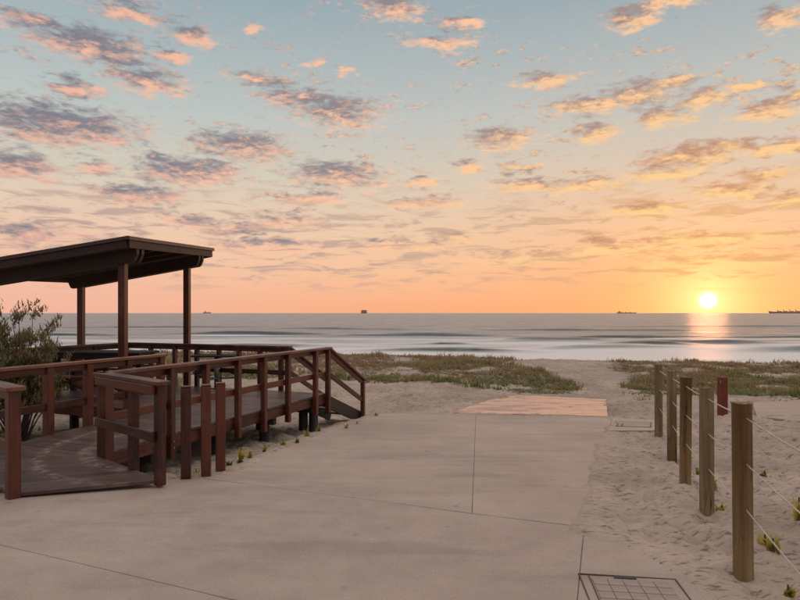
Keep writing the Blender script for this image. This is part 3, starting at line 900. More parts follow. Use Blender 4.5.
def P3(p, z): return Vector((p.x, p.y, z))
def rail(p, q, zt0=RZ, zt1=None, mid=0.40, side=0.0, cap=0.135, mids=True, zd0=DZ, zd1=None, ext0=0.0, ext1=0.0):
    """capped handrail with a board under the cap and a middle rail; side moves the boards off the post line"""
    zt1 = zt0 if zt1 is None else zt1
    d = (q - p).normalized(); nrm = Vector((-d.y, d.x)) * side
    L = (q - p).length
    def pt(t, z, off): 
        r = p + d * t + off
        return P3(r, z)
    sl = (zt1 - zt0) / L
    c0, c1 = -ext0, L + ext1
    bar('handrail', pt(c0, zt0 + sl * c0 - .02, Vector((0, 0))), pt(c1, zt0 + sl * c1 - .02, Vector((0, 0))), cap, 0.04, M['handrail'], bw)
    bar('rail_board', pt(0, zt0 - .085, nrm), pt(L, zt1 - .085, nrm), 0.035, 0.088, M['wood'], bw)
    if mids:
        bar('middle_rail', pt(0, zt0 - .95 + mid, nrm), pt(L, zt1 - .95 + mid, nrm), 0.035, 0.095, M['wood'], bw)
PS = 0.082
# right rail with its posts, fixed to the outside of the deck edge
offo = 0.055
rail(uv(uB + offo, vB0), uv(uB + offo, vEnd + 0.03), side=0.058, mid=0.43, ext0=0.05, ext1=0.03)
def vpx(px, u):
    # v of the point on the line u = const that is seen at picture column px
    k = (px - 400) / F
    # (u*B.x + v*A.x) = k*(u*B.y + v*A.y)
    return u * (k * B_.y - B_.x) / (A_.x - k * A_.y)
for i, pxx in enumerate((171, 206, 238, 264, 288, 315.5)):
    v = vpx(pxx, uB + offo)
    p = uv(uB + offo, v)
    rp_ = post('rail_post', p.x, p.y, -0.24 - 0.03 * (i % 2), RZ - 0.042, PS, M['wood'], bw, rotA)
    for zb_ in (-0.015, -0.10):
        qa = p + B_ * (PS / 2 - .002)
        rod('bolt', P3(qa, zb_), P3(qa + B_ * 0.012, zb_), 0.011, M['steel'], rp_, 8, 0.002)
pc = uv(uB + offo, vEnd - 0.0)
post('newel_post', pc.x, pc.y, -0.30, RZ - 0.042, PS, M['wood'], bw, rotA)
# corner post between right rail and wing
p = uv(uB + offo, vB0 + .05)
post('rail_post', p.x, p.y, -0.15, RZ - 0.042, 0.125, M['wood'], bw, rotA)
# wing rail at the entry
rw = math.atan2(wdir.y, wdir.x)
wa = uv(uB + offo, vB0)
rail(wingF, wa, zt0=RZ, mid=0.42, side=0.062, ext0=0.08, ext1=0.07, cap=0.14)
post('rail_post', wingF.x, wingF.y, -0.05, RZ - 0.042, 0.085, M['wood'], bw, rw)
pm = wingF.lerp(wa, 0.42)
post('rail_post', pm.x, pm.y, -0.20, RZ - 0.042, 0.085, M['wood'], bw, rw)
# left entry rail
rail(leftP, Lm - wdir * 0.02, zt0=RZ, side=0.0, ext0=0.09, cap=0.16)
post('rail_post', leftP.x, leftP.y, -0.05, RZ - 0.042, 0.10, M['wood'], bw, rw)
pq = leftP.lerp(Lm, 0.5); post('rail_post', pq.x, pq.y, -0.2, RZ - 0.042, 0.10, M['wood'], bw, rw)
# left rail of the ramp
rail(uv(uA - .05, vL), uv(uA - .05, vA1), side=0.0, mid=0.40, ext1=0.05)
for pxx in (48.5, 88, 128, 160.5):
    v = vpx(pxx, uA - .05); p = uv(uA - .05, v)
    post('rail_post', p.x, p.y, -0.22, RZ - 0.042, 0.10, M['wood'], bw, rotA)
p = uv(uA - .05, vL); post('rail_post', p.x, p.y, -0.22, RZ - 0.042, 0.10, M['wood'], bw, rotA)
# back rail along the seaward end, and the side rail of the shelter deck
wst = 0.86                                # clear width of the stairs
uF = uB - wst
rail(uv(uF, vEnd + .05), uv(uC - .05, vEnd + .05), side=0.0, mid=0.42, ext0=0.06, ext1=0.06)
for pxx in (281, 260, 239, 219, 197, 175, 151):
    # posts along the line v = vEnd
    k = (pxx - 400) / F
    vv = vEnd + .05
    u = vv * (k * A_.y - A_.x) / (B_.x - k * B_.y)
    p = uv(u, vv)
    post('rail_post', p.x, p.y, -0.25, RZ - 0.042, PS, M['wood'], bw, rotA)
p = uv(uF, vEnd + .05); post('newel_post', p.x, p.y, -0.3, RZ - .042, PS, M['wood'], bw, rotA)
rail(uv(uC - .05, vEnd + .05), uv(uC - .05, vS - 0.6), side=0.0, mid=0.42, ext1=0.05)
for v in np.linspace(vEnd + .05, vS - 0.6, 5):
    p = uv(uC - .05, v); post('rail_post', p.x, p.y, -0.25, RZ - .042, PS, M['wood'], bw, rotA)

# edge beams, joists and piles
bar('edge_beam', P3(uv(uB - .012, vB0 + .1), -0.05), P3(uv(uB - .012, vEnd), -0.05), 0.04, 0.15, M['wood'], bw)
bar('edge_beam', P3(uv(uA + .02, vL), -0.06), P3(uv(uA + .02, vS), -0.06), 0.04, 0.15, M['wood'], bw)
bar('edge_beam', P3(uv(uB - .05, vEnd - .02), -0.05), P3(uv(uC, vEnd - .02), -0.05), 0.04, 0.15, M['wood'], bw)
bar('edge_beam', P3(uv(uC + .02, vEnd - .05), -0.05), P3(uv(uC + .02, vS), -0.05), 0.04, 0.15, M['wood'], bw)
bar('edge_beam', P3(uv(uA, vS + .03), -0.05), P3(uv(uC + .04, vS + .03), -0.05), 0.04, 0.15, M['wood'], bw)
for u in np.linspace(uC + 0.5, uB - 0.3, 9):
    v_0 = vS + .06 if u < uA + .05 else vB0 + 0.35
    bar('joist', P3(uv(u, v_0), -0.065), P3(uv(u, vEnd - .05), -0.065), 0.05, 0.15, M['pile'], bw)
for v in (vB0 + 0.9, vB0 + 2.3, vB0 + 3.6, vEnd - 0.35):
    ul = (uA if v < vS else uC) + 0.12
    bar('bearer', P3(uv(ul, v), -0.20), P3(uv(uB - .07, v), -0.20), 0.09, 0.12, M['pile'], bw)
    us = [uB - 0.28, uA + 0.2] + ([] if v < vS else [uA - 1.2, uC + 0.35])
    for u in us:
        p = uv(u, v)
        rod('pile', P3(p, gh(p.x, p.y) - 0.3), P3(p, -0.142), 0.085, M['pile'], bw, 14)
for pxx, u in ((313.5, uB - 0.10),):
    v = vpx(pxx, u); p = uv(u, v)
    rod('pile', P3(p, gh(p.x, p.y) - 0.3), P3(p, -0.142), 0.085, M['pile'], bw, 14)
for p in (leftP + wdir * 0.9 - fd * 0.05, uv(uA - 0.25, vL + 0.75)):
    rod('pile', P3(p, gh(p.x, p.y) - 0.3), P3(p, -0.02), 0.075, M['pile'], bw, 14)

# stairs: newels at the foot, stringers, treads, sloping rails
foot_r = Vector((STAIR_FOOT.x, STAIR_FOOT.y))
run = foot_r - pc; rdir = run.normalized(); rlen = run.length
side_v = Vector((-rdir.y, rdir.x))
zf = -0.66
foot_l = foot_r + side_v * wst
pl = uv(uF, vEnd + .05)
zfoot_top = 0.20
for a, bfoot in ((pc, foot_r), (pl, foot_l)):
    post('newel_post', bfoot.x, bfoot.y, min(zf, gh(bfoot.x, bfoot.y)) - 0.15, zfoot_top - 0.04, PS, M['wood'], bw, rotA)
    d3 = P3(bfoot, zfoot_top) - P3(a, RZ)
    upn = Vector((0, 0, 1))
    bar('handrail', P3(a, RZ - .02) - d3 * 0.01, P3(bfoot, zfoot_top - .02) + d3 * 0.05, 0.135, 0.04, M['handrail'], bw)
    bar('rail_board', P3(a, RZ - .10), P3(bfoot, zfoot_top - .10), 0.035, 0.09, M['wood'], bw)
    bar('middle_rail', P3(a, RZ - .50), P3(bfoot, zfoot_top - .48), 0.035, 0.095, M['wood'], bw)
    ins = side_v * (0.075 if a is pc else -0.075)
    bar('stringer', P3(a + ins, DZ - .13), P3(bfoot + ins, zf + .02), 0.045, 0.24, M['galv'], bw)
ns = 4
for i in range(ns):
    tt = (i + 0.55) / ns
    c = pc + run * tt
    zt = DZ - (DZ - zf) * (i + 1) / (ns + 1)
    bar('tread', P3(c + side_v * 0.11, zt - .02), P3(c + side_v * (wst - .11), zt - .02), 0.30, 0.045, M['deck'], bw)

# ------------------------------------------------------------------ shelter
Cn, Rn = Vector((-4.67, 10.3)), Vector((-4.32, 13.8))
e1 = Vector((-0.995, 0.0995)); wid1 = 3.43
Ln, Bn = Cn + e1 * wid1, Rn + e1 * wid1
zb = {'C': 2.716, 'R': 2.888, 'B': 2.307, 'L': 2.22}
def roofz(s, tv):      # underside of the fascia; s 0..1 to the left, tv 0..1 to the back
    return (zb['C'] * (1 - s) + zb['L'] * s) * (1 - tv) + (zb['R'] * (1 - s) + zb['B'] * s) * tv
def roofp(s, tv, dz=0.0):
    p = (Cn.lerp(Ln, s)).lerp(Rn.lerp(Bn, s), tv)
    return Vector((p.x, p.y, roofz(s, tv) + dz))
p1, p2 = Vector((-4.963, 10.75)), Vector((-4.72, 13.30))
p4, p3 = Vector((-7.45, 11.0)), Vector((-7.2, 13.55))
sh = tag(empty('shelter', (p1.x, p1.y, DZ)), 'open timber shelter with tilted flat roof on slim posts above the deck', 'shelter')
def st_of(p):
    # s, t of a plan point
    d = p - Cn
    s = d.dot(e1) / wid1
    e2 = (Rn - Cn)
    return s, (d - e1 * (d.dot(e1))).length / (e2 - e1 * e2.dot(e1)).length
# roof sheet
bm = bmesh.new()
def quadslab(bm, pts, th):
    lo = [bm.verts.new(p) for p in pts]; hi = [bm.verts.new(p + Vector((0, 0, th))) for p in pts]
    bm.faces.new(lo); bm.faces.new(hi)
    n = len(pts)
    for i in range(n): bm.faces.new((lo[i], lo[(i + 1) % n], hi[(i + 1) % n], hi[i]))
quadslab(bm, [roofp(.01, .01, .13), roofp(.99, .01, .13), roofp(.99, .99, .13), roofp(.01, .99, .13)], 0.06)
roof = link('roof', mesh_from_bm(bm, 'roof'), M['roofmetal'], sh)
for (a, b_) in (((0, 0), (1, 0)), ((0, 0), (0, 1)), ((0, 1), (1, 1)), ((1, 0), (1, 1))):
    pa, pb = roofp(*a), roofp(*b_)
    dd = (pb - pa).normalized()
    bar('fascia', pa + Vector((0, 0, .068)) + dd * .02, pb + Vector((0, 0, .068)) - dd * .02, 0.035, 0.135, M['wood_dark'], roof)
    bar('capping', pa + Vector((0, 0, .172)) - dd * .03, pb + Vector((0, 0, .172)) + dd * .03, 0.09, 0.066, M['cap'], roof)
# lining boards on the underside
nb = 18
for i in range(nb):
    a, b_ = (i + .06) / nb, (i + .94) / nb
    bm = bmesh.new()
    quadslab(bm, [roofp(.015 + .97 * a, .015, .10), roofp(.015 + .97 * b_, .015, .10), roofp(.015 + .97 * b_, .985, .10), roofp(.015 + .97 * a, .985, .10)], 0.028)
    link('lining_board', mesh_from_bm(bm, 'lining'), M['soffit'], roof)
# two main beams with shaped ends, on pairs of posts
def beam(pa, pb, ea, eb, dep=0.235, w=0.085):
    """a runs to the right end (extension ea), b to the left (eb)"""
    d = (pb - pa).normalized()
    qa, qb = pa - d * ea, pb + d * eb
    def zz(p):
        s, tv = st_of(p); return roofz(s, tv) + 0.015
    L = (qb - qa).length
    za, zbm = zz(qa), zz(qb)
    bm = bmesh.new()
    prof = [(0, 0), (L, 0), (L, -dep * .45), (L - .05, -dep * .9), (L - .09, -dep), (.09, -dep), (.05, -dep * .9), (0, -dep * .45)]
    nrm = Vector((-d.y, d.x)) * (w / 2)
    fr, bk = [], []
    for (x, z) in prof:
        p = qa + d * x; zt = za + (zbm - za) * x / L + z
        fr.append(bm.verts.new((p.x + nrm.x, p.y + nrm.y, zt))); bk.append(bm.verts.new((p.x - nrm.x, p.y - nrm.y, zt)))
    bm.faces.new(fr); bm.faces.new(bk)
    n = len(prof)
    for i in range(n): bm.faces.new((fr[i], fr[(i + 1) % n], bk[(i + 1) % n], bk[i]))
    Mx = Matrix.Rotation(math.atan2(d.y, d.x), 4, 'Z'); Mx.translation = (qa.x, qa.y, za)
    bm.transform(Mx.inverted())
    return link('beam', mesh_from_bm(bm, 'beam'), M['wood_dark'], sh, Mx)
for off in (-0.085, 0.085):
    o2 = (p2 - p1).normalized() * off
    beam(p1 + o2, p4 + o2, 0.33, 0.5)
    beam(p2 + o2, p3 + o2, 0.33, 0.22)
rs = math.atan2(e1.y, e1.x)
for p in (p1, p2, p3, p4):
    s, tv = st_of(p)
    zt = roofz(s, tv) - 0.03
    base_z = DZ + 0.006
    onto = (uC < p.dot(B_) < uB) and (vS < p.dot(A_) < vEnd)
    if not onto: base_z = gh(p.x, p.y) - 0.2
    post('post', p.x, p.y, base_z, zt, 0.125, M['wood'], sh, rs)
    bm_ = [bar('bracket', P3(p + e1 * sg * .066, zt - .16), P3(p + e1 * sg * .066, zt - .02), 0.05, 0.006, M['steel'], sh, up=(e1.x, e1.y, 0), bev=0.001) for sg in (-1, 1)]
for tv in (0.3, 0.5, 0.7):
    bar('rafter', roofp(.03, tv, .06), roofp(.97, tv, .06), 0.05, 0.09, M['wood_dark'], sh)

# ------------------------------------------------------------------ picnic table under the shelter
tY = 11.15
ta, tb = Vector((-6.95, tY + .22)), Vector((-4.85, tY))
td = (tb - ta).normalized(); tn = Vector((-td.y, td.x))
if tn.y < 0: tn = -tn
tab = tag(empty('picnic_table', ((ta + tb) / 2).to_3d() + Vector((0, 0, DZ))), 'long dark picnic table with attached bench under the shelter roof', 'picnic table')
zt = 0.86
for i in range(5):
    o = tn * (0.075 + i * 0.152)
    bar('table_board', P3(ta + o, zt - .022), P3(tb + o, zt - .022), 0.144, 0.044, M['table'], tab)
bar('apron', P3(ta + tn * .03 + td * .1, zt - .085), P3(tb + tn * .03 - td * .1, zt - .085), 0.04, 0.08, M['table'], tab)
bar('apron', P3(ta + tn * .73 + td * .1, zt - .085), P3(tb + tn * .73 - td * .1, zt - .085), 0.04, 0.08, M['table'], tab)
for sgn in (-0.62, 0.98):
    for i in range(2):
        o = tn * (sgn + i * 0.145)
        bar('seat_board', P3(ta + o, 0.46), P3(tb + o, 0.46), 0.138, 0.040, M['wood'], tab)
for f_ in (0.17, 0.5, 0.83):
    c = ta.lerp(tb, f_)
    for o_ in (0.10, 0.66):
        q = c + tn * o_
        post('leg', q.x, q.y, DZ + .006, zt - .046, 0.10, M['wood_dark'], tab, math.atan2(td.y, td.x))
    bar('cross_bearer', P3(c + tn * -0.68, 0.395), P3(c + tn * 1.2, 0.395), 0.045, 0.085, M['wood_dark'], tab)
    bar('brace', P3(c + tn * 0.06, 0.14), P3(c - tn * 0.45, 0.355), 0.045, 0.07, M['wood'], tab)
    bar('brace', P3(c + tn * 0.70, 0.14), P3(c + tn * 1.05, 0.355), 0.045, 0.07, M['wood'], tab)

# small pedestal table with stools on the open deck
pt0 = Wz(217, 388, DZ); pt0 = Vector((pt0.x, pt0.y))
ped = tag(empty('pedestal_table', (pt0.x, pt0.y, DZ)), 'slim dark table on one pedestal with swing-out stools, behind the right-hand railing', 'table')
zt2 = 1.6 - (354.5 - HOR) * pt0.y / F
td2 = Vector((1, 0.05)).normalized(); tn2 = Vector((-td2.y, td2.x))
for i in range(4):
    o = tn2 * (-.23 + i * .152)
    bar('table_board', P3(pt0 + o - td2 * .45, zt2 - .02), P3(pt0 + o + td2 * .45, zt2 - .02), 0.145, 0.032, M['table'], ped)
rod('pedestal', P3(pt0, DZ + .006), P3(pt0, zt2 - .04), 0.055, M['steel'], ped)
rod('base_plate', P3(pt0, DZ + .004), P3(pt0, DZ + .02), 0.16, M['steel'], ped, 20, 0.003)
for a in (20, 160, 250):
    q = pt0 + Vector((math.cos(R(a)), math.sin(R(a)))) * 0.42
    rod('arm', P3(pt0, 0.26), P3(q, 0.26), 0.02, M['steel'], ped, 10, 0.002)
    rod('stool_stem', P3(q, 0.25), P3(q, 0.345), 0.022, M['steel'], ped, 10, 0.002)
    rod('stool_seat', P3(q, 0.345), P3(q, 0.375), 0.15, M['table'], ped, 20, 0.006)

# ------------------------------------------------------------------ bollards beside the entry
for (pxx, top, base_, lab) in ((186, 386, 478, 'square dark timber bollard nearest the boardwalk entry, leftmost of the three'),
                               (206, 384.5, 476, 'square red-brown timber bollard in the middle of the row of three'),
                               (220.5, 382.5, 471, 'square red-brown timber bollard at the right end of the row, by the path')):
    w = Wg(pxx, base_)
    zt = EYE - (top - HOR) * w.y / F
    bl = tag(empty('bollard', w), lab, 'bollard', 'square timber bollards beside the boardwalk entry')
    post('bollard_post', w.x, w.y, w.z - .25, zt - .012, 0.098, M['wood'], bl, R(random.uniform(14, 22)))
    post('cap', w.x, w.y, zt - .010, zt, 0.102, M['wood'], bl, R(18), bev=0.003)

# ------------------------------------------------------------------ post and wire fence
fpx = [(744, 403, 571, 18.5), (707, 388, 516, 13.6), (685, 377, 483, 11.0), (672, 371, 458, 9.2), (659, 365, 434, 7.6)]
fp = []
for (pxx, top, base_, wpx) in fpx:
    Yd = 1.04 * F / (base_ - top)
    fp.append([Vector(((pxx - 400) / F * Yd, Yd)), EYE - (top - HOR) * Yd / F, EYE - (base_ - HOR) * Yd / F, wpx * Yd / F / 2])
first = fp[0][0] + (fp[0][0] - fp[1][0]).normalized() * 1.30
last = fp[-1][0] + (fp[-1][0] - fp[-2][0]) * 0.0
allp = [[first, fp[0][1] + 0.02, 0.0, 0.057]] + fp
fe = tag(empty('wire_fence', (fp[0][0].x, fp[0][0].y, fp[0][2])), 'row of round pine posts joined by three pale wires on the sand', 'fence')
for i, (p, zt, z0, r) in enumerate(allp):
    lean = (random.uniform(-.012, .012), random.uniform(-.012, .012))
    rod('fence_post', P3(p, min(z0, gh(p.x, p.y)) - .35), P3(p + Vector(lean), zt), max(0.052, min(r, 0.060)), M['pine'], fe, 28, 0.006, wob=0.012)
def wire_mesh(pts, r=0.0042, seg=6):
    bm = bmesh.new(); rings = []
    for i, p in enumerate(pts):
        d = (pts[min(i + 1, len(pts) - 1)] - pts[max(i - 1, 0)]).normalized()
        n1 = d.cross(Vector((0, 0, 1))).normalized(); n2 = d.cross(n1)
        rings.append([bm.verts.new(p + (n1 * math.cos(a) + n2 * math.sin(a)) * r) for a in [k * 2 * math.pi / seg for k in range(seg)]])
    for a, b_ in zip(rings, rings[1:]):
        for k in range(seg):
            bm.faces.new((a[k], a[(k + 1) % seg], b_[(k + 1) % seg], b_[k]))
    bm.faces.new(rings[0]); bm.faces.new(rings[-1])
    return mesh_from_bm(bm, 'wire', True)
for dz in (0.085, 0.365, 0.645):
    for (a, b_) in zip(allp, allp[1:]):
        q0, q1 = P3(a[0], a[1] - dz), P3(b_[0], b_[1] - dz)
        pts = [q0.lerp(q1, k / 10) - Vector((0, 0, 0.006 * math.sin(math.pi * k / 10))) for k in range(11)]
        link('wire', wire_mesh(pts), M['wire'], fe)

# rust-red marker post beyond the fence
w = Wg(722.5, 415)
zt = EYE - (377 - HOR) * w.y / F
mk = tag(empty('marker_post', w), 'rust-red square marker post standing on the sand beyond the wire fence', 'post')
post('post', w.x, w.y, gh(w.x, w.y) - .3, zt, 7.0 * w.y / F, M['rust'], mk, R(12))
bar('reflector', P3(Vector((w.x - .06, w.y - .055)), zt - .12), P3(Vector((w.x - .06, w.y - .055)), zt - .06), 0.03, 0.03, M['steel'], mk, up=(0, 1, 0), bev=0.002)

# ------------------------------------------------------------------ vegetation
def leaf_mesh(name, blades, tints):
    """blades: list of lists of (left, right) pairs plus tip -> one mesh of strips"""
    vs_, fs, tv = [], [], []
    for bl, ti in zip(blades, tints):
        n0 = len(vs_)
        vs_.extend(bl); tv.extend([ti] * len(bl))
        n = len(bl)
        k = 0
        while k + 3 < n:
            fs.append((n0 + k, n0 + k + 1, n0 + k + 3, n0 + k + 2)); k += 2
        if n % 2 == 1:
            fs.append((n0 + n - 3, n0 + n - 2, n0 + n - 1))
    me = bpy.data.meshes.new(name)
    me.from_pydata([tuple(v) for v in vs_], [], fs)
    a = me.attributes.new('tint', 'FLOAT', 'POINT'); a.data.foreach_set('value', np.array(tv, np.float32))
    me.update()
    return me
def blade(base, az_, h, w, bend, n=2):
    d = Vector((math.cos(az_), math.sin(az_), 0)); s = Vector((-d.y, d.x, 0)) * (w / 2)
    out = []
    for k in range(n):
        tt = k / n
        c = base + d * (bend * tt * tt) + Vector((0, 0, h * (tt - 0.25 * tt * tt * bend / max(h, .01))))
        ww = s * (1 - 0.5 * tt)
        out += [c - ww, c + ww]
    out.append(base + d * bend + Vector((0, 0, h * (1 - 0.25 * bend / max(h, .01)))))
    return out

# dune grass and low creepers: uncountable, one mass
N = 84000
YY = 12.5 + 22 * rng.random(N); 
pxr = -380 + 1320 * rng.random(N)
XX = (pxr - 400) / F * YY
mask = veg_mask(XX[None, :], YY[None, :])[0]
XX2 = np.concatenate([XX, -8.2 + 3.6 * rng.random(1600)]); YY2 = np.concatenate([YY, 7.0 + 4.5 * rng.random(1600)])
mask = veg_mask(XX2[None, :], YY2[None, :])[0]
onboard = ((XX2 * B_.x + YY2 * B_.y > uC - .1) & (XX2 * A_.x + YY2 * A_.y > vS - .1) & (XX2 * A_.x + YY2 * A_.y < vEnd + .2) & (XX2 * B_.x + YY2 * B_.y < uB + .2)) | \
          ((XX2 * B_.x + YY2 * B_.y > uA - .1) & (XX2 * B_.x + YY2 * B_.y < uB + .2) & (XX2 * A_.x + YY2 * A_.y < vEnd + .2))
keep = (rng.random(len(XX2)) < mask * 0.45) & ~onboard
XX2, YY2, mask = XX2[keep], YY2[keep], mask[keep]
ZZ2 = ground_z(XX2[None, :], YY2[None, :])[0]
dry = fbm(XX2 * 0.6, YY2 * 0.5, 131); tall = fbm(XX2 * 0.8 + 5, YY2 * 0.9, 141)
blades, tints = [], []
for x_, y_, z_, d_, t_, mk_ in zip(XX2, YY2, ZZ2, dry, tall, mask):
    ridge = 0.9 if y_ < 24 else 1.05
    hh_ = (0.06 + 0.54 * max(0, t_ - 0.42) * 1.7) * ridge * random.uniform(.6, 1.25)
    # greener low down on the near slope, dry and reddish up on the crest
    ti0 = min(1, max(0, 0.32 + 1.3 * (d_ - 0.40) + 0.055 * (y_ - 19)))
    for k in range(4):
        bs = Vector((x_ + random.gauss(0, .09), y_ + random.gauss(0, .09), z_ - .01))
        h_ = hh_ * random.uniform(.6, 1.25)
        blades.append(blade(bs, random.uniform(0, 6.283), h_, 0.018 + 0.0011 * y_ + 0.02 * (hh_ < .16), h_ * random.uniform(.3, 1.1)))
        tints.append(min(1, max(0, ti0 + random.gauss(0, .18))))
        if t_ < 0.5:      # creeper leaves close to the sand
            bs2 = bs + Vector((random.gauss(0, .12), random.gauss(0, .12), random.uniform(.02, .08)))
            blades.append(blade(bs2, random.uniform(0, 6.283), 0.035, 0.075, 0.09))
            tints.append(min(1, max(0, ti0 - 0.15 + random.gauss(0, .2))))
gm = leaf_mesh('dune_grass', blades, tints)
tag(link('dune_grass', gm, M['dunegrass']), 'olive and rusty dune grass and creepers covering the low dunes', 'grass', kind='stuff')

# sprouts beside the path and by the fence
def sprout(px, py, h, lab, tint, n=9, size=1.0):
    w = Wg(px, py)
    h *= 1.35
    z0 = gh(w.x, w.y)
    e = tag(empty('sprout', (w.x, w.y, z0)), lab, 'plant', 'small plants on the sand')
    bl, ti = [], []
    for k in range(n):
        az_ = random.uniform(0, 6.283)
        hk = h * random.uniform(.45, 1.0)
        b0 = Vector((random.gauss(0, .015), random.gauss(0, .015), -.01))
        q = blade(b0, az_, hk, 0.022 * size * random.uniform(.7, 1.3), hk * random.uniform(.35, .9), 3)
        # widen the middle so that it reads as a leaf
        for i in (2, 3):
            c = (q[2] + q[3]) / 2; q[i] = c + (q[i] - c) * 1.9
        bl.append(q); ti.append(min(1, max(0, tint + random.gauss(0, .18))))
    me = leaf_mesh('leaves', bl, ti)
    o = bpy.data.objects.new('leaves', me); C.objects.link(o); me.materials.append(M['sprout']); o.parent = e
    me2 = cyl_mesh(0.006, h * .6, 6, 0)
    o2 = bpy.data.objects.new('stem', me2); C.objects.link(o2); me2.materials.append(M['twig']); o2.parent = e
    o2.matrix_basis = Matrix.Translation((0, 0, h * .28)) @ Matrix.Rotation(R(-90), 4, 'Y')
SPR = [(241, 457, .20, 'tallest yellow-green sprout beside the path near the bollards', .85, 12), (250, 459, .11, 'low olive sprout just right of the tallest sprout', .55, 9),
       (239, 462, .07, 'tiny dark seedling at the foot of the tallest sprout', .05, 7), (265, 445, .10, 'yellow sprout on the sand under the middle of the railing', .8, 9),
       (264, 452, .06, 'tiny dark seedling at the path edge under the railing', .05, 7), (283, 446, .08, 'small pale sprout flat on the sand by the path edge', .6, 8),
       (297, 443, .09, 'dark seedling on the sand below the stair landing', .1, 7), (307, 437, .12, 'yellow sprout near the piles of the landing', .75, 9),
       (319, 432, .11, 'olive sprout beneath the landing corner', .55, 9), (347, 428, .10, 'yellow sprout right by the foot of the stairs', .75, 9),
       (357, 424, .07, 'small sprout just past the foot of the stairs', .6, 8), (196, 468, .14, 'leafy sprout between the two left bollards', .65, 9),
       (173, 468, .12, 'olive sprout behind the front post of the boardwalk rail', .6, 9), (229, 461, .07, 'dark seedling right behind the last bollard', .1, 7),
       (376, 416, .06, 'small sprout at the far left corner of the slab', .55, 7),
       (799, 520, .24, 'yellow-leaved weed at the right edge of the picture by the fence', .95, 14), (773, 555, .12, 'spreading olive weed on sand right of the nearest post', .7, 12),
       (765, 548, .10, 'low yellowing weed beside the nearest fence post', .8, 10), (788, 590, .09, 'small weed in the bottom right corner', .75, 9),
       (722, 512, .09, 'low weed behind the second fence post', .7, 10), (714, 486, .12, 'green weed between second and third fence posts', .5, 10),
       (697, 470, .10, 'green weed behind the third fence post', .55, 9), (765, 478, .08, 'sparse weed on the sand beyond the wires', .5, 8)]
for s_ in SPR:
    sprout(*s_)

# shrubs at the left edge
def shrub(x, y, h, rad, lab, seed, nbr=16, dens=170, group='coastal shrubs behind the boardwalk rail'):
    rnd = random.Random(seed)
    z0 = gh(x, y)
    e = tag(empty('shrub', (x, y, z0)), lab, 'shrub', group)
    bl, ti = [], []
    segs = []
    for i in range(nbr):
        a = rnd.uniform(0, 6.283); spread = rad * math.sqrt(rnd.random())
        hh_ = h * rnd.uniform(.55, 1.0) * (1 - 0.35 * (spread / rad) ** 2)
        pts = []
        for k in range(6):
            tt = k / 5
            pts.append(Vector((math.cos(a) * spread * tt ** 0.8 + rnd.gauss(0, .02), math.sin(a) * spread * tt ** 0.8 + rnd.gauss(0, .02), hh_ * tt)))
        segs.append((pts, 0.016, i == 0))
        clump = rnd.random()
        for k in range(3, 6):
            for s in range(2):
                a2 = rnd.uniform(0, 6.283); l2 = rnd.uniform(.12, .30)
                q = pts[k] + Vector((math.cos(a2) * l2, math.sin(a2) * l2, l2 * rnd.uniform(.5, 1.2)))
                segs.append(([pts[k], pts[k].lerp(q, .5) + Vector((0, 0, .01)), q], 0.006, False))
                for j in range(dens // 4):
                    f_ = rnd.random() ** 0.7
                    c = pts[k].lerp(q, f_) + Vector((rnd.gauss(0, .03), rnd.gauss(0, .03), rnd.gauss(0, .03)))
                    az_ = rnd.uniform(0, 6.283); lh = rnd.uniform(.07, .15)
                    bl.append(blade(c, az_, lh * rnd.uniform(.2, 1.1), rnd.uniform(.013, .026), lh * rnd.uniform(.3, .9), 2))
                    ti.append(min(1, max(0, 0.15 + 0.55 * clump + rnd.gauss(0, .2))))
    me = leaf_mesh('crown', bl, ti); me.materials.append(M['shrubleaf'])
    o = bpy.data.objects.new('crown', me); C.objects.link(o); o.parent = e
    bm = bmesh.new()
    for pts, r, _f in segs:
        rings = []
        for i, p in enumerate(pts):
            rr = r * (1 - 0.75 * i / (len(pts) - 1))
            d = (pts[min(i + 1, len(pts) - 1)] - pts[max(i - 1, 0)]).normalized()
            n1 = d.cross(Vector((0.3, 0.9, 0.1))).normalized(); n2 = d.cross(n1)
            rings.append([bm.verts.new(p + (n1 * math.cos(k * 1.2566) + n2 * math.sin(k * 1.2566)) * rr) for k in range(5)])
        for a, b_ in zip(rings, rings[1:]):
            for k in range(5): bm.faces.new((a[k], a[(k + 1) % 5], b_[(k + 1) % 5], b_[k]))
    me = mesh_from_bm(bm, 'stems', True); me.materials.append(M['twig'])
    o = bpy.data.objects.new('stems', me); C.objects.link(o); o.parent = e
shrub(-5.95, 9.35, 2.12, 0.62, 'tall olive shrub with dead twigs rising behind the left railing', 3, 34)
shrub(-6.85, 9.7, 2.45, 0.70, 'ochre and grey-green shrub at the left edge of the picture', 5, 34)
shrub(-8.3, 14.6, 1.35, 0.75, 'low sparse grey shrub beyond the side rail of the shelter deck', 9, 16)

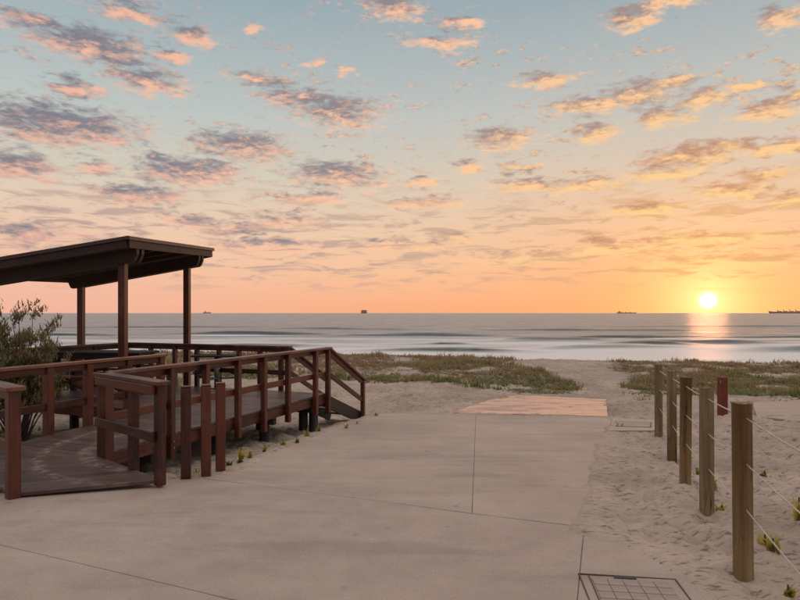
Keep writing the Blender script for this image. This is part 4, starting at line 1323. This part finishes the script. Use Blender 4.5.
# ------------------------------------------------------------------ ships on the horizon
def ship(px0, px1, D, lab, house_at, cranes=0, boxy=False, hullh=9.0):
    x0, x1 = (px0 - 400) / F * D, (px1 - 400) / F * D
    L = x1 - x0
    e = tag(empty('ship', ((x0 + x1) / 2, D, SEA)), lab, 'ship', 'ships on the horizon')
    wB = min(32, L * 0.17) if not boxy else 45
    bm = bmesh.new()
    prof = [(-L / 2 + L * .03, 0), (L / 2 - L * .02, 0), (L / 2, hullh * 1.15), (L / 2 - L * .06, hullh), (-L / 2 + L * .08, hullh), (-L / 2, hullh * 1.2)]
    fr = [bm.verts.new((x, -wB / 2, z)) for x, z in prof]; bk = [bm.verts.new((x, wB / 2, z)) for x, z in prof]
    bm.faces.new(fr); bm.faces.new(bk)
    for i in range(len(prof)): bm.faces.new((fr[i], fr[(i + 1) % 6], bk[(i + 1) % 6], bk[i]))
    me = mesh_from_bm(bm, 'hull'); me.materials.append(M['hull'])
    o = bpy.data.objects.new('hull', me); C.objects.link(o); o.parent = e
    def part(name, x, z0, l, w, h, mat):
        m_ = box_mesh(l, w, h, 0.3, mat)
        o = bpy.data.objects.new(name, m_); C.objects.link(o); o.parent = e
        o.location = (x, 0, z0 + h / 2)
    hl = max(14, L * .08)
    hx = -L / 2 + L * house_at
    part('deckhouse', hx, hullh + .1, hl, wB * .7, hullh * 1.2, M['shipw'])
    part('bridge', hx + 1, hullh * 2.2 + .3, hl * .6, wB * .8, hullh * .4, M['shipw'])
    part('funnel', hx - hl * .35, hullh * 2.2 + .3, hl * .25, wB * .2, hullh * .6, M['hull'])
    for k in range(cranes):
        cx = -L / 2 + L * (0.12 + 0.66 * (k + .5) / cranes)
        part('crane', cx, hullh + .1, 5, 5, hullh * 1.1, M['hull'])
        part('hatch', cx + L * .045, hullh + .1, L * .06, wB * .6, hullh * .3, M['hull'])
    if boxy:
        part('cargo_stack', 0, hullh + .1, L * .9, wB * .9, 22, M['hull'])
ship(361, 367, 6500, 'compact box-shaped ship seen end-on at the centre of the horizon', .5, 0, True, 14)
ship(617, 636, 7000, 'long low ship left of the sun on the horizon', .12, 3, False, 10)
ship(769, 815, 6500, 'large bulk carrier with deck cranes right of the sun, cut by the frame', .78, 5, False, 20)
ship(203, 211, 9000, 'faint small ship on the horizon right of the shelter', .3, 2, False, 14)
